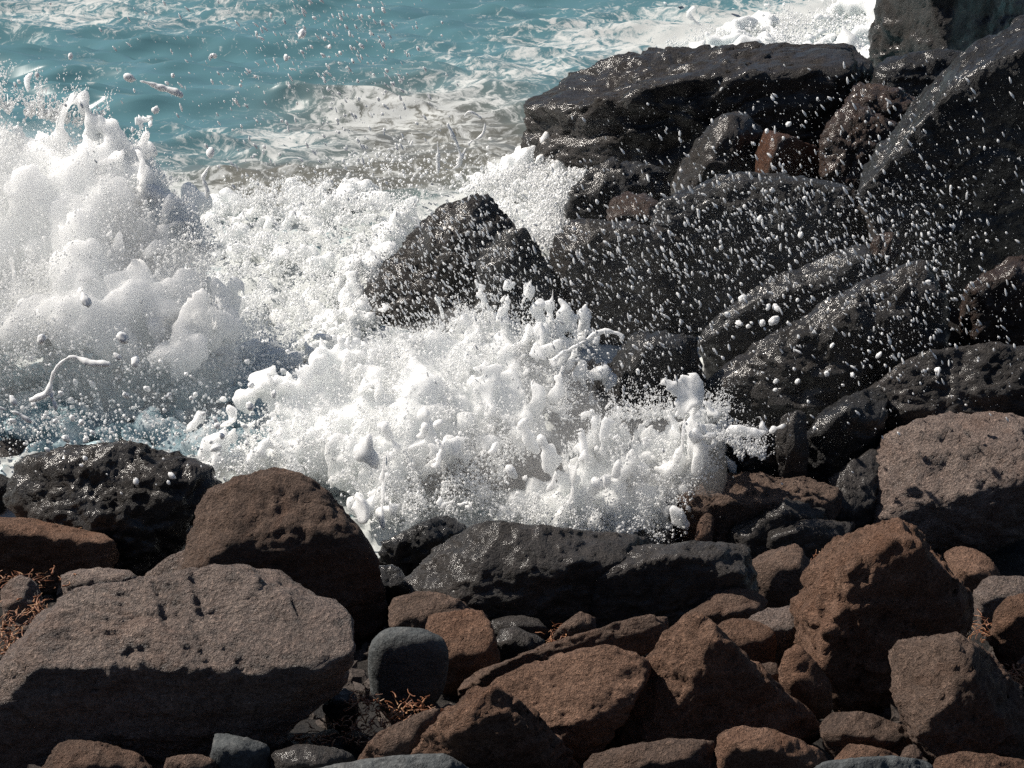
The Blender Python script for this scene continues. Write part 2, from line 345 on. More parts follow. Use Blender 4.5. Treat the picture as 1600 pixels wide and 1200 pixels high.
rock('massive pitted brown boulder with sunlit left side and dark hollow front, lower right',
     [(1234,950),(1238,928),(1261,901),(1289,869),(1322,838),(1359,820),(1397,813),(1428,820),(1441,838),(1468,850),(1483,873),(1497,901),(1519,939),(1524,976),(1513,1020),(1467,1050),(1410,1070),(1360,1085),(1310,1078),(1265,1042),(1244,1006)],
     [(1296,1020),(1312,960),(1328,900),(1338,868),(1390,850),(1455,858),(1490,930)], b=1082, k=1.1, u=0.05, s=1.5, mat='red', p=18, rough=1.5, chips=8)
rock('tall brown boulder with a rounded head and lit left side in the bottom right corner',
     [(1387,1014),(1403,993),(1448,984),(1504,988),(1530,1000),(1557,1028),(1597,1088),(1625,1150),(1620,1200),(1540,1210),(1470,1180),(1430,1152),(1411,1107),(1400,1060)],
     [(1440,1150),(1455,1100),(1475,1055),(1500,1045),(1530,1080),(1570,1150)], b=1200, k=0.8, u=0.1, s=1.0, mat='dry', p=16, rough=1.2, chips=8)
rock('large rounded tan boulder with broad sunlit face at the right edge',
     [(1356,792),(1362,750),(1370,722),(1388,686),(1420,659),(1467,647),(1540,643),(1610,641),(1660,655),(1670,760),(1625,805),(1560,835),(1500,850),(1440,850),(1400,838),(1362,822)],
     [(1395,812),(1440,818),(1500,812),(1560,790),(1600,755)], b=862, k=0.72, u=0.5, s=0.5, mat='mauve', p=13, rough=1.1, chips=7)
rock('craggy dark brown rock with a hollowed top beside the right foam burst',
     [(1060,785),(1070,765),(1103,743),(1140,745),(1196,738),(1280,750),(1312,772),(1306,795),(1270,830),(1200,850),(1140,862),(1085,855),(1066,825)],
     [(1085,795),(1130,780),(1200,778),(1270,785)], b=872, k=1.8, u=0.15, s=0.4, mat='dry', p=16, rough=1.9, chips=9)
rock('dark shell-shaped stone leaning on the craggy dark brown rock',
     [(1134,862),(1144,828),(1177,803),(1224,780),(1266,787),(1301,804),(1280,840),(1220,868),(1172,872)], [(1165,835),(1220,800),(1275,810)], b=878, k=2.0, u=0.02, mat='damp', p=18, depth=0.4)
rock('small rounded brown nub at the foot of the craggy dark brown rock',
     [(1084,850),(1090,815),(1105,800),(1116,808),(1112,845),(1100,862)], None, b=882, mat='dry', name='stone', p=10)
rock('flat dark stone with thin pale rim in front of the shell-shaped stone',
     [(1196,850),(1207,826),(1252,813),(1300,811),(1338,815),(1338,832),(1285,868),(1240,872)], [(1215,838),(1260,824),(1325,825)], b=885, k=2.3, u=0.05, mat='damp', p=22, name='stone')
rock('faceted brown stone with sunlit top between the broad dark boulder and massive pitted boulder',
     [(1173,876),(1205,856),(1243,849),(1267,878),(1250,905),(1200,938),(1182,910)], [(1200,890),(1250,885)], b=938, k=1.2, mat='dry', p=24, name='stone')
rock('pale glistening wet rock left of the large rounded tan boulder',
     [(1288,790),(1294,752),(1327,724),(1366,702),(1378,724),(1368,789),(1354,835),(1300,830)], [(1310,795),(1345,790)], b=862, k=0.9, u=0.3, mat='damp', rough=1.2)
rock('brown stone in the shade below the large rounded tan boulder',
     [(1474,868),(1495,855),(1535,862),(1565,898),(1550,915),(1500,912)], [(1500,895),(1540,897)], b=925, k=1.6, mat='red', name='stone')
rock('rounded grey stone right of the massive pitted boulder',
     [(1518,935),(1530,912),(1545,901),(1590,905),(1625,905),(1625,945),(1575,985),(1525,970)], [(1545,935),(1600,932)], b=985, k=1.1, mat='mauve', p=12, name='stone')
rock('rounded brown rock cut by the right edge above the bottom right boulder',
     [(1546,985),(1556,952),(1585,929),(1630,915),(1650,1000),(1620,1040),(1585,1038),(1555,1015)], [(1575,970),(1620,955)], b=1045, k=0.8, mat='red', p=12)
rock('small brown stone at the right edge beside orange seaweed',
     [(1588,1035),(1600,1022),(1640,1020),(1640,1060),(1600,1060)], None, b=1070, mat='dry', name='stone')
rock('reddish stone with cleft sunlit top at the bottom edge below the pyramid boulder',
     [(1112,1205),(1115,1158),(1126,1135),(1150,1132),(1205,1140),(1243,1153),(1290,1177),(1308,1210),(1220,1240),(1120,1240)], [(1150,1170),(1200,1172),(1260,1190)], b=1245, k=1.1, mat='red', p=20)
rock('low brown stone at the bottom edge under the pyramid boulder front',
     [(895,1215),(925,1182),(980,1166),(1040,1157),(1113,1160),(1120,1215),(1000,1240)], [(960,1195),(1080,1185)], b=1245, k=1.2, mat='dry', p=14)
rock('flat brown stone below the massive pitted boulder',
     [(1272,1125),(1305,1112),(1350,1116),(1410,1135),(1432,1152),(1420,1178),(1340,1170),(1290,1160)], [(1310,1145),(1390,1160)], b=1185, k=1.3, mat='dry', name='stone')
rock('small rusty stone near the bottom edge right of the cleft reddish stone',
     [(1300,1190),(1325,1162),(1370,1168),(1408,1178),(1408,1200),(1330,1208)], None, b=1215, mat='red', name='stone')
rock('pale grey stone cut by the bottom edge right of the cleft reddish stone',
     [(1250,1215),(1290,1190),(1340,1186),(1390,1181),(1450,1195),(1470,1230),(1260,1235)], None, b=1262, k=1.4, mat='grey', p=10)
rock('brown stone cut by the bottom edge under the bottom right boulder',
     [(1450,1205),(1470,1184),(1505,1172),(1560,1178),(1620,1190),(1625,1235),(1470,1235)], None, b=1250, k=1.4, mat='red', p=12)
rock('small knobbly stone at the foot of the bottom right boulder',
     [(1404,1190),(1412,1168),(1428,1162),(1440,1178),(1436,1200),(1412,1205)], None, b=1215, mat='dry', name='stone')
# ---- black wet rocks at the edge of the wash
rock('jagged black wet rock under the drip of foam beside the domed brown boulder',
     [(588,880),(605,845),(640,822),(680,805),(718,812),(727,832),(690,865),(660,893),(615,905)], [(625,850),(690,838)], b=905, k=1.0, mat='wet', rough=1.5)
rock('small black wet stone in the crack right of the domed brown boulder',
     [(578,905),(590,882),(612,880),(632,898),(640,925),(610,940),(585,930)], None, b=948, mat='wet', name='stone')
rock('dark wet stone behind the broad dark boulder at the foam edge',
     [(955,850),(980,832),(1020,826),(1052,832),(1062,850),(1040,870),(975,870)], None, b=880, mat='wet', name='stone')

# ---- the rock spur on the right, wet with spray
rock('long black wet boulder with draped flat top lying in the sea below the far foam',
     [(820,172,170),(832,152,210),(865,126,240),(925,106,250),(970,100,240),(1050,82,220),(1100,82,200),(1175,66,200),(1250,59,190),(1310,61,160),(1342,80,120),(1366,112,70),(1362,150,40),(1330,215,20),(1260,280,0),(1150,290,0),(1030,285,0),(940,275,25),(890,274,70),(850,262,115),(828,218,150)],
     [(962,255),(972,200),(985,152),(1060,128),(1150,115),(1250,112),(1320,118)], Y=13.3, k=2.6, mat='wetbrown', p=24, rough=1.1, chips=5, depth=0.3, strata=0.6)
rock('tall square block with glittering brown left face in the top right corner',
     [(1367,110),(1370,60),(1376,10),(1383,-60),(1480,-75),(1660,-70),(1670,110),(1600,150),(1480,170),(1380,165)],
     [(1474,-40),(1476,40),(1478,120)], Y=15.0, k=0.3, u=0.0, s=1.5, mat='wetbrown', p=30, rough=0.9, chips=3, depth=0.4)
rock('low black rock filling the notch below the tall square block',
     [(1364,150),(1366,105),(1385,94),(1430,90),(1470,84),(1515,84),(1530,120),(1480,170),(1420,190),(1375,180)], [(1390,112),(1450,106),(1500,104)], Y=13.2, k=1.5, u=0.0, mat='wet')
rock('small round black stone perched at the right edge on the leaning slab',
     [(1577,45),(1582,30),(1598,24),(1625,25),(1630,60),(1595,62),(1580,55)], None, Y=12.2, mat='wet', p=10, name='stone', ext=5)
rock('huge leaning black slab with a bright diagonal upper edge, right side',
     [(1343,300),(1350,280),(1400,224),(1450,155),(1490,110),(1525,82),(1580,50),(1660,20),(1700,200),(1690,400),(1600,425),(1500,440),(1430,410),(1395,360),(1355,328)],
     [(1362,296),(1410,245),(1460,178),(1500,132),(1560,100),(1640,70)], Y=10.6, k=3.2, u=0.02, s=0.3, mat='wet', p=30, rough=0.7, chips=2, depth=0.5, ext=60)
rock('rusty wet rock with streaked face between the long black boulder and leaning slab',
     [(1278,250),(1286,215),(1302,185),(1322,165),(1350,162),(1385,175),(1405,200),(1390,245),(1350,290),(1330,330),(1290,325)], [(1300,215),(1345,205),(1380,215)], Y=12.0, k=0.8, u=-0.35, mat='wetred', rough=1.3)
rock('two-lobed rusty stone in the notch above the streaked rusty rock',
     [(1308,180),(1322,155),(1345,133),(1368,132),(1400,150),(1430,150),(1436,172),(1410,205),(1350,205)], [(1335,165),(1410,165)], Y=12.5, k=1.4, mat='wetred', rough=1.6)
rock('black rock with glistening left ridge below the long wet boulder',
     [(1044,295),(1065,262),(1100,226),(1118,185),(1140,172),(1165,185),(1195,215),(1210,260),(1200,310),(1120,330),(1060,320)], [(1092,285),(1108,255),(1130,215),(1155,205)], Y=12.2, k=0.8, u=0.0, s=1.6, mat='wetbrown', p=24)
rock('angular black rock with narrow orange brown left face',
     [(1178,280),(1184,235),(1195,208),(1218,208),(1250,220),(1285,240),(1290,300),(1240,320),(1190,312)], [(1213,225),(1211,270)], Y=11.9, k=0.5, u=0.0, s=2.0, mat='orange', p=34, chips=2, rough=0.8)
rock('lumpy black rock at the foot of the long wet boulder beside the white water',
     [(880,335),(890,302),(920,272),(957,250),(1000,254),(1036,280),(1048,305),(1038,345),(960,365),(895,360)], [(910,305),(960,285),(1015,295)], Y=11.9, k=0.9, mat='wet', rough=1.6)
rock('small brownish wet rock in front of the lumpy black rock',
     [(950,350),(953,315),(978,300),(1010,305),(1035,325),(1050,355),(1010,380),(960,375)], None, Y=11.3, mat='wetred', name='stone')
rock('brown black boulder with ribbed sunlit left shoulder between two dark boulders',
     [(858,445),(868,395),(885,360),(905,344),(945,339),(1000,350),(1052,358),(1062,420),(1040,500),(980,550),(900,555),(868,500)],
     [(905,410),(940,372),(985,362),(1030,368)], Y=10.5, k=1.1, u=0.0, s=1.1, mat='wetbrown', p=18, rough=1.2, ext=40)
rock('wide black rock face in deep shade in the middle of the spur',
     [(1036,325),(1068,295),(1120,282),(1185,272),(1260,280),(1340,300),(1368,350),(1360,400),(1250,480),(1150,530),(1060,540),(1035,470),(1045,380)],
     [(1065,315),(1130,298),(1190,290),(1300,305)], Y=10.7, k=2.5, u=0.0, s=0.2, mat='wet', p=24, rough=0.8, chips=4, depth=0.4, ext=60)
rock('glittering upright brown rock pinched below the leaning slab',
     [(1345,435),(1352,395),(1370,366),(1393,353),(1408,370),(1405,400),(1390,430),(1370,465)], [(1370,400),(1392,385)], Y=9.9, k=0.4, u=-0.3, mat='wetred', rough=1.5)
rock('dark rock with thin bright upper rim above the large slanting boulder',
     [(1083,565),(1088,530),(1120,500),(1200,440),(1300,396),(1348,382),(1362,430),(1310,500),(1200,570),(1120,600)], [(1105,535),(1200,460),(1300,415),(1340,400)], Y=9.75, k=1.6, u=0.05, s=0.2, mat='wet', p=22)
rock('large slanting black boulder with glittering pale upper band, right of centre',
     [(1083,614),(1125,580),(1180,550),(1250,508),(1285,478),(1350,440),(1425,422),(1456,425),(1472,450),(1478,495),(1470,555),(1400,620),(1340,660),(1270,690),(1160,705),(1105,670)],
     [(1115,625),(1200,575),(1280,510),(1325,482),(1400,472),(1445,445)], Y=9.0, k=1.25, u=0.02, s=0.3, mat='wetbrown', p=24, rough=1.1, chips=5, ext=50)
rock('brown speckled rock at the right edge above the grey banded boulder',
     [(1500,470),(1512,442),(1530,430),(1565,408),(1610,390),(1660,385),(1670,540),(1600,570),(1530,560),(1505,525)], [(1520,450),(1570,440),(1640,420)], Y=9.3, k=0.9, u=0.0, mat='wetred', p=20)
rock('thin crescent of rusty rock behind the large slanting boulder',
     [(1420,420),(1432,408),(1450,414),(1470,435),(1478,448),(1468,458),(1440,450)], None, Y=9.6, mat='wetred', name='stone', ext=12)
rock('grey banded boulder glistening at the right edge above the tan boulder',
     [(1336,640),(1362,606),(1400,575),(1440,550),(1500,537),(1550,540),(1660,548),(1670,650),(1600,690),(1500,710),(1400,720),(1345,700)],
     [(1385,630),(1440,605),(1520,600),(1620,600)], Y=8.5, k=0.75, u=0.35, s=0.3, mat='damp', p=18, rough=1.2, strata=0.6)
rock('black rock with bright brown left face at the edge of the right foam burst',
     [(953,585),(972,548),(1000,526),(1050,519),(1086,530),(1092,600),(1070,650),(1000,665),(965,625)], [(985,610),(990,570),(1005,545),(1060,538)], Y=9.0, k=1.2, u=0.0, s=1.7, mat='wet', p=26, chips=4)
rock('pointed black wet boulder rising out of the white wash, centre',
     [(555,500),(585,455),(596,412),(629,365),(671,328),(705,312),(736,304),(773,319),(795,345),(812,390),(815,480),(790,555),(700,560),(600,545)],
     [(640,430),(690,375),(740,350),(780,400)], Y=10.9, k=0.8, u=-0.2, s=0.9, mat='wetbrown', p=14, rough=1.3, chips=8, ext=40)
rock('black wet boulder leaning against the pointed boulder in the wash',
     [(742,470),(750,420),(762,385),(780,360),(803,350),(845,388),(860,422),(872,465),(886,520),(870,570),(780,575),(748,530)], [(780,430),(815,400),(840,430)], Y=10.4, k=0.7, u=-0.15, s=0.6, mat='wet', p=14, rough=1.6, ext=30)
rock('black wet rock behind the flying strands of foam',
     [(855,610),(880,578),(925,560),(958,580),(975,620),(968,665),(940,700),(890,695),(862,655)], None, Y=9.0, mat='wet', rough=1.3, ext=40)
rock('brown rock showing through thin water under the central foam burst',
     [(640,760),(665,700),(700,665),(760,650),(830,665),(870,700),(880,760),(800,800),(690,800)], [(690,725),(760,705),(830,720)], Y=8.5, k=1.0, mat='wetred', p=12)
rock('small upright glistening rock right of the foam burst',
     [(1212,690),(1222,655),(1240,640),(1258,645),(1262,700),(1258,755),(1220,755)], [(1240,690)], Y=8.2, k=0.5, mat='damp', name='stone', ext=30)
rock('black wet rock with a bright knife edge top above the pale glistening rock',
     [(1254,690),(1290,640),(1335,613),(1380,602),(1385,650),(1350,710),(1300,760),(1262,755)], [(1275,675),(1340,632)], Y=8.35, k=1.6, u=0.0, mat='wet', p=24)
rock('low black rock with flat rim behind the right foam burst',
     [(1095,700),(1120,680),(1170,672),(1222,664),(1232,700),(1225,755),(1150,765),(1105,745)], [(1125,695),(1210,680)], Y=8.3, k=2.2, u=0.0, mat='wet')
rock('smooth brown rock hump breaking the shallow water below the sea streaks',
     [(690,250),(720,238),(760,236),(800,244),(815,258),(780,268),(720,268)], None, Y=15.0, k=1.5, mat='wetred', p=8, rough=0.5, ext=10)

# ------------------------------------------------------------------ shore ground under the rocks
gx = np.linspace(-6, 8, 220); gx = np.concatenate([np.linspace(-45, -6.5, 24), gx, np.linspace(8.5, 45, 24)]); gy = np.concatenate([np.linspace(-30, 1.6, 40), np.linspace(2.0, 16, 240), np.linspace(16.5, 40, 20)])
GX, GY = np.meshgrid(gx, gy, indexing='ij'); GZ = ground_z(GY) - 0.10
for c, rx, y0, y1, zb, hh in ROCKS:
    cy = c[1] + (y0 + y1) / 2; ry = (y1 - y0) / 2
    e = np.sqrt(((GX - c[0]) / rx) ** 2 + ((GY - cy) / ry) ** 2)
    dist = np.maximum(0, e - 0.8) * min(rx, ry)
    GZ = np.maximum(GZ, zb + 0.08 * hh - 0.9 * dist - 0.02)
GP = np.stack([GX.ravel(), GY.ravel(), GZ.ravel()], -1)
GP[:, 2] += 0.03 * fbm(GP * 3, 3) + 0.015 * pn(GP * 14)
ii = np.arange(GX.size).reshape(GX.shape)
gq = np.stack([ii[:-1, :-1], ii[1:, :-1], ii[1:, 1:], ii[:-1, 1:]], -1).reshape(-1, 4)
m_ground = rock_mat('dark damp gravel', (0.008, 0.008, 0.008), (0.025, 0.021, 0.018), (0.06, 0.05, 0.043), rough=(0.5, 0.9), spec=0.4, bump=1.0)
put('shore_ground', mesh_from('shore_ground', GP, gq), m_ground, label='dark damp gravel in the gaps between the shore boulders', kind='structure')

# loose gravel and pebbles lying in the gaps
def gravel(n, seed):
    r = np.random.default_rng(seed); D, F = cube_sphere(2); V, Fs, o = [], [], 0
    from_z = lambda x, y: GP[:, 2].reshape(GX.shape)[np.clip(np.searchsorted(gx, x), 0, len(gx) - 1), np.clip(np.searchsorted(gy, y), 0, len(gy) - 1)]
    x = r.uniform(-2.6, 3.2, n); y = r.uniform(3.6, 7.6, n); z = from_z(x, y)
    for k in range(n):
        R_ = 0.007 + 0.045 * r.random() ** 2.6; sc = r.uniform(0.6, 1.3, 3) * R_; a = r.uniform(0, 6.28); rot = np.array([[math.cos(a), -math.sin(a), 0], [math.sin(a), math.cos(a), 0], [0, 0, 1]])
        q = D + 0.22 * r.normal(size=D.shape); V.append((q * sc) @ rot.T + (x[k], y[k], z[k] + 0.3 * sc[2])); Fs.append(F + o); o += len(D)
    V = np.concatenate(V); c = V.mean(0)
    return put('gravel', mesh_from('gravel', V - c, np.concatenate(Fs), smooth=False), m_pebble, tuple(c), 'loose dark pebbles in the gaps between the shore rocks', None, None, 'stuff')
m_pebble = rock_mat('loose pebbles', (0.03, 0.026, 0.024), (0.09, 0.072, 0.062), (0.20, 0.165, 0.145), rough=(0.6, 0.9), spec=0.3, bump=0.6)
gravel(3400, 5)

# ------------------------------------------------------------------ sea
def gauss(px, py, cx, cy, rx, ry, rot=0.0):
    c, s = math.cos(rot), math.sin(rot); dx, dy = px - cx, py - cy
    return np.exp(-(((dx * c + dy * s) / rx) ** 2 + ((-dx * s + dy * c) / ry) ** 2))
def sea_y(py, z=0.0):
    b = (600.0 - np.asarray(py, float)) / FPX
    return (CAM_H - z) * (CP + b * SP) / (SP - b * CP)
cpx = np.concatenate([np.linspace(-9000, -700, 14)[:-1], np.arange(-700, -160, 12.), np.arange(-160, 1440, 4.2), np.arange(1440, 2200, 12.), np.linspace(2300, 11000, 14)])
top_rows = np.array([-60, -80, -110, -150, -200, -260, -320, -380, -430, -480, -520, -550, -572, -585, -594, -599, -602, -604.])
cpy = np.concatenate([np.arange(960, 880, -8.), np.arange(880, -60, -2.8), top_rows])
PXg, PYg = np.meshgrid(cpx, cpy, indexing='ij')
Yg = sea_y(PYg); W0 = at(PXg.ravel(), PYg.ravel(), Yg.ravel()); PXf, PYf = PXg.ravel(), PYg.ravel()
X0, Y0 = W0[:, 0].copy(), W0[:, 1].copy()
wr = np.random.default_rng(11); Z = np.zeros_like(X0); DX = np.zeros_like(X0); DY = np.zeros_like(X0)
sp_x = np.abs(4.2 * Y0 / FPX); sp_y = 2.8 * Y0 / FPX / np.maximum(0.04, CAM_H / np.hypot(Y0, CAM_H))
for i in range(90):
    L = 0.28 * (2.6 / 0.28) ** wr.random() if i > 3 else (3.4, 2.4, 4.6, 2.9)[i]
    th = math.radians(-100 + wr.normal(0, 26 if L < 1.2 else 18)); kx, ky = math.cos(th) * 2 * math.pi / L, math.sin(th) * 2 * math.pi / L
    a = 0.0088 * L ** 0.38 * wr.uniform(0.5, 1.3); ph = wr.uniform(0, 6.28)
    fade = sstep(1.6, 3.5, L / np.maximum(sp_x, sp_y)) * np.clip(30 / Y0, 0, 1) ** 0.3
    t = kx * X0 + ky * Y0 + ph + 0.9 * np.sin(0.7 * X0 + 0.5 * Y0 + i)
    Z += a * fade * np.cos(t); q = 0.42 * a * fade * np.sin(t); DX -= q * math.cos(th); DY -= q * math.sin(th)
# how much foam lies on the water, and how churned and how murky it is
dens = 0.25 + 0.42 * gauss(PXf, PYf, 120, 10, 300, 45) + 0.34 * gauss(PXf, PYf, 760, 125, 330, 55, -0.22) + 0.34 * gauss(PXf, PYf, 480, 235, 330, 60, -0.15)
dens += 0.9 * gauss(PXf, PYf, 1250, 45, 220, 45, -0.2) + 0.30 * gauss(PXf, PYf, 1000, 40, 200, 40) + 0.85 * gauss(PXf, PYf, 830, 330, 120, 75)
dens += 0.62 * sstep(260, 345, PYf + 30 * np.sin(PXf / 90.) - 60 * gauss(PXf, PYf, 680, 290, 120, 60)) * (1 - 0.0 * PXf)
murk = np.clip(gauss(PXf, PYf, 720, 230, 190, 75) + 0.9 * gauss(PXf, PYf, 420, 290, 220, 40) + 0.5 * gauss(PXf, PYf, 600, 180, 160, 40), 0, 0.8)
churn = sstep(250, 380, PYf)
T3 = np.stack([X0, Y0, Z * 0], -1)
Z = Z * (1 - 0.4 * churn) + churn * (0.10 * np.abs(fbm(T3 * 2.0, 2)) + 0.035 * fbm(T3 * 6, 3, 0.6) + 0.012 * fbm(T3 * 23, 2)) - 0.02 * churn
shore_px = np.interp(PXf, [-700, -200, 340, 600, 1000, 1070, 1200, 1300, 1700, 2200], [740, 770, 800, 890, 860, 775, 745, 730, 690, 640])
Z -= 0.6 * sstep(-10, 50, PYf - shore_px)
Vs = np.stack([X0 + DX, Y0 + DY, Z], -1)
ii = np.arange(len(X0)).reshape(PXg.shape)
sq = np.stack([ii[:-1, :-1], ii[1:, :-1], ii[1:, 1:], ii[:-1, 1:]], -1).reshape(-1, 4)
sea_me = mesh_from('sea', Vs, sq); attr(sea_me, 'foam', np.clip(dens, 0, 1.3)); attr(sea_me, 'murk', murk); attr(sea_me, 'crest', Z)

m_sea, nt, b = new_mat('sea water with foam lace')
tc = N(nt, "ShaderNodeTexCoord"); v = tc.outputs["Object"]
fo = N(nt, "ShaderNodeAttribute", attribute_name='foam').outputs["Fac"]; mu = N(nt, "ShaderNodeAttribute", attribute_name='murk').outputs["Fac"]
wcol = N(nt, "ShaderNodeMix", data_type='RGBA'); nt.links.new(mu, wcol.inputs[0])
wcol.inputs[6].default_value = (0.092, 0.198, 0.228, 1); wcol.inputs[7].default_value = (0.17, 0.145, 0.115, 1)
# lace: warped cell edges + streaky fractal noise, cut at the local foam density
nv = N(nt, "ShaderNodeTexNoise"); nv.inputs["Scale"].default_value = 2.2; nv.inputs["Detail"].default_value = 4; nt.links.new(v, nv.inputs["Vector"])
wp = N(nt, "ShaderNodeVectorMath", operation='MULTIPLY_ADD'); nt.links.new(nv.outputs["Color"], wp.inputs[0]); wp.inputs[1].default_value = (0.9, 0.9, 0.0); nt.links.new(v, wp.inputs[2])
vo = N(nt, "ShaderNodeTexVoronoi", feature='DISTANCE_TO_EDGE'); vo.inputs["Scale"].default_value = 5.5; nt.links.new(wp.outputs[0], vo.inputs["Vector"])
lace = mathn(nt, 'SUBTRACT', 1.0, mathn(nt, 'MULTIPLY', vo.outputs["Distance"], 2.6))
n1 = noise(nt, wp.outputs[0], 1.1, 6, 0.62, 0.4); n2 = noise(nt, wp.outputs[0], 9.0, 7, 0.72, 0.8)
val = mathn(nt, 'ADD', mathn(nt, 'MULTIPLY', lace, 0.14), mathn(nt, 'ADD', mathn(nt, 'MULTIPLY', n1, 0.40), mathn(nt, 'MULTIPLY', n2, 0.75)))
thr = mathn(nt, 'SUBTRACT', 0.945, mathn(nt, 'MULTIPLY', fo, 0.48))
msk = N(nt, "ShaderNodeMapRange", interpolation_type='SMOOTHSTEP'); nt.links.new(mathn(nt, 'SUBTRACT', val, thr), msk.inputs[0])
msk.inputs[1].default_value = -0.07; msk.inputs[2].default_value = 0.12
cm = N(nt, "ShaderNodeMix", data_type='RGBA'); nt.links.new(msk.outputs[0], cm.inputs[0]); nt.links.new(wcol.outputs[2], cm.inputs[6]); cm.inputs[7].default_value = (0.53, 0.55, 0.54, 1)
nt.links.new(cm.outputs[2], b.inputs["Base Color"])
rr = N(nt, "ShaderNodeMapRange"); nt.links.new(msk.outputs[0], rr.inputs[0]); rr.inputs[3].default_value = 0.18; rr.inputs[4].default_value = 0.75; nt.links.new(rr.outputs[0], b.inputs["Roughness"])
b.inputs["IOR"].default_value = 1.33
hb = mathn(nt, 'ADD', mathn(nt, 'MULTIPLY', noise(nt, v, 6, 8, 0.7, 0.6), 0.16), mathn(nt, 'MULTIPLY', mathn(nt, 'MULTIPLY', n2, msk.outputs[0]), 0.05))
bp = N(nt, "ShaderNodeBump"); bp.inputs["Strength"].default_value = 0.8; nt.links.new(hb, bp.inputs["Height"]); nt.links.new(bp.outputs[0], b.inputs["Normal"])
put('sea', sea_me, m_sea, label='teal sea with foam lace and choppy ripples', kind='structure')

# ------------------------------------------------------------------ foam, splashes and drops
m_foam, nt, b = new_mat('aerated white water')
b.inputs["Base Color"].default_value = (0.82, 0.835, 0.83, 1); b.inputs["Roughness"].default_value = 0.45; b.inputs["IOR"].default_value = 1.33
b.inputs["Specular IOR Level"].default_value = 0.3
b.inputs["Subsurface Weight"].default_value = 1.0; b.inputs["Subsurface Radius"].default_value = (0.09, 0.09, 0.09); b.inputs["Subsurface Scale"].default_value = 1.0
tc = N(nt, "ShaderNodeTexCoord"); hb = mathn(nt, 'ADD', mathn(nt, 'MULTIPLY', noise(nt, tc.outputs["Object"], 26, 7, 0.7, 0.9), 0.030), mathn(nt, 'MULTIPLY', noise(nt, tc.outputs["Object"], 140, 3, 0.6), 0.004))
bp = N(nt, "ShaderNodeBump"); bp.inputs["Strength"].default_value = 0.6; nt.links.new(hb, bp.inputs["Height"]); nt.links.new(bp.outputs[0], b.inputs["Normal"])

m_thin = m_foam.copy(); m_thin.name = 'thin plume of aerated water'; m_thin.node_tree.nodes["Principled BSDF"].inputs["Subsurface Radius"].default_value = (0.35, 0.35, 0.35)
m_drop, nt, b = new_mat('drops of aerated water'); b.inputs["Base Color"].default_value = (0.88, 0.89, 0.885, 1); b.inputs["Roughness"].default_value = 0.3; b.inputs["IOR"].default_value = 1.33
b.inputs["Subsurface Weight"].default_value = 0.6; b.inputs["Subsurface Radius"].default_value = (0.03, 0.03, 0.03); b.inputs["Subsurface Scale"].default_value = 1.0
m_churn, nt, b = new_mat('half aerated water with painted shade'); tc = N(nt, "ShaderNodeTexCoord")  # blue grey stands for murky water and the plume's painted shadow
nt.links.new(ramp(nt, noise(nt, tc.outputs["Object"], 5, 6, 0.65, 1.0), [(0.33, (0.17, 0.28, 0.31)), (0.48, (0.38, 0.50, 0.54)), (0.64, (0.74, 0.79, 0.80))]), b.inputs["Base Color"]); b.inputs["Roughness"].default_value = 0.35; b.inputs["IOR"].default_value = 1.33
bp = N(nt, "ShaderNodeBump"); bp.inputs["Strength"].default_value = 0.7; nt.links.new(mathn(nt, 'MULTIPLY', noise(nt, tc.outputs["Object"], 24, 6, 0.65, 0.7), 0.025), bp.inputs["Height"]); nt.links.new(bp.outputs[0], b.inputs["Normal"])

def up_mat(n, c):
    """cubic B-spline weights that stretch c random lattice values over n voxels"""
    x = np.linspace(1, c - 2.001, n); i = np.floor(x).astype(int); t = x - i; Wm = np.zeros((n, c), np.float32); r = np.arange(n)
    for o, w in ((-1, (1 - t) ** 3 / 6), (0, (3 * t ** 3 - 6 * t ** 2 + 4) / 6), (1, (-3 * t ** 3 + 3 * t ** 2 + 3 * t + 1) / 6), (2, t ** 3 / 6)):
        Wm[r, np.minimum(i + o, c - 1)] += w
    return Wm
def grid_noise(shape, cell, r, aniso=(1, 1, 1)):
    cs = [max(4, int(n / (cell * a)) + 4) for n, a in zip(shape, aniso)]
    g = r.normal(size=cs).astype(np.float32)
    g = np.tensordot(up_mat(shape[0], cs[0]), g, (1, 0)); g = np.tensordot(g, up_mat(shape[1], cs[1]), (1, 1)).transpose(0, 2, 1)
    return np.tensordot(g, up_mat(shape[2], cs[2]), (2, 1)) * 2.0
def gather(f, ix, iy, iz):
    sh = f.shape; x = np.clip(ix, 0, sh[0] - 1.001); y = np.clip(iy, 0, sh[1] - 1.001); z = np.clip(iz, 0, sh[2] - 1.001)
    i, j, k = x.astype(np.int32), y.astype(np.int32), z.astype(np.int32); u, v_, w = x - i, y - j, z - k; o = 0
    for a in (0, 1):
        for b_ in (0, 1):
            for c in (0, 1):
                o = o + f[i + a, j + b_, k + c] * ((u if a else 1 - u) * (v_ if b_ else 1 - v_) * (w if c else 1 - w))
    return o

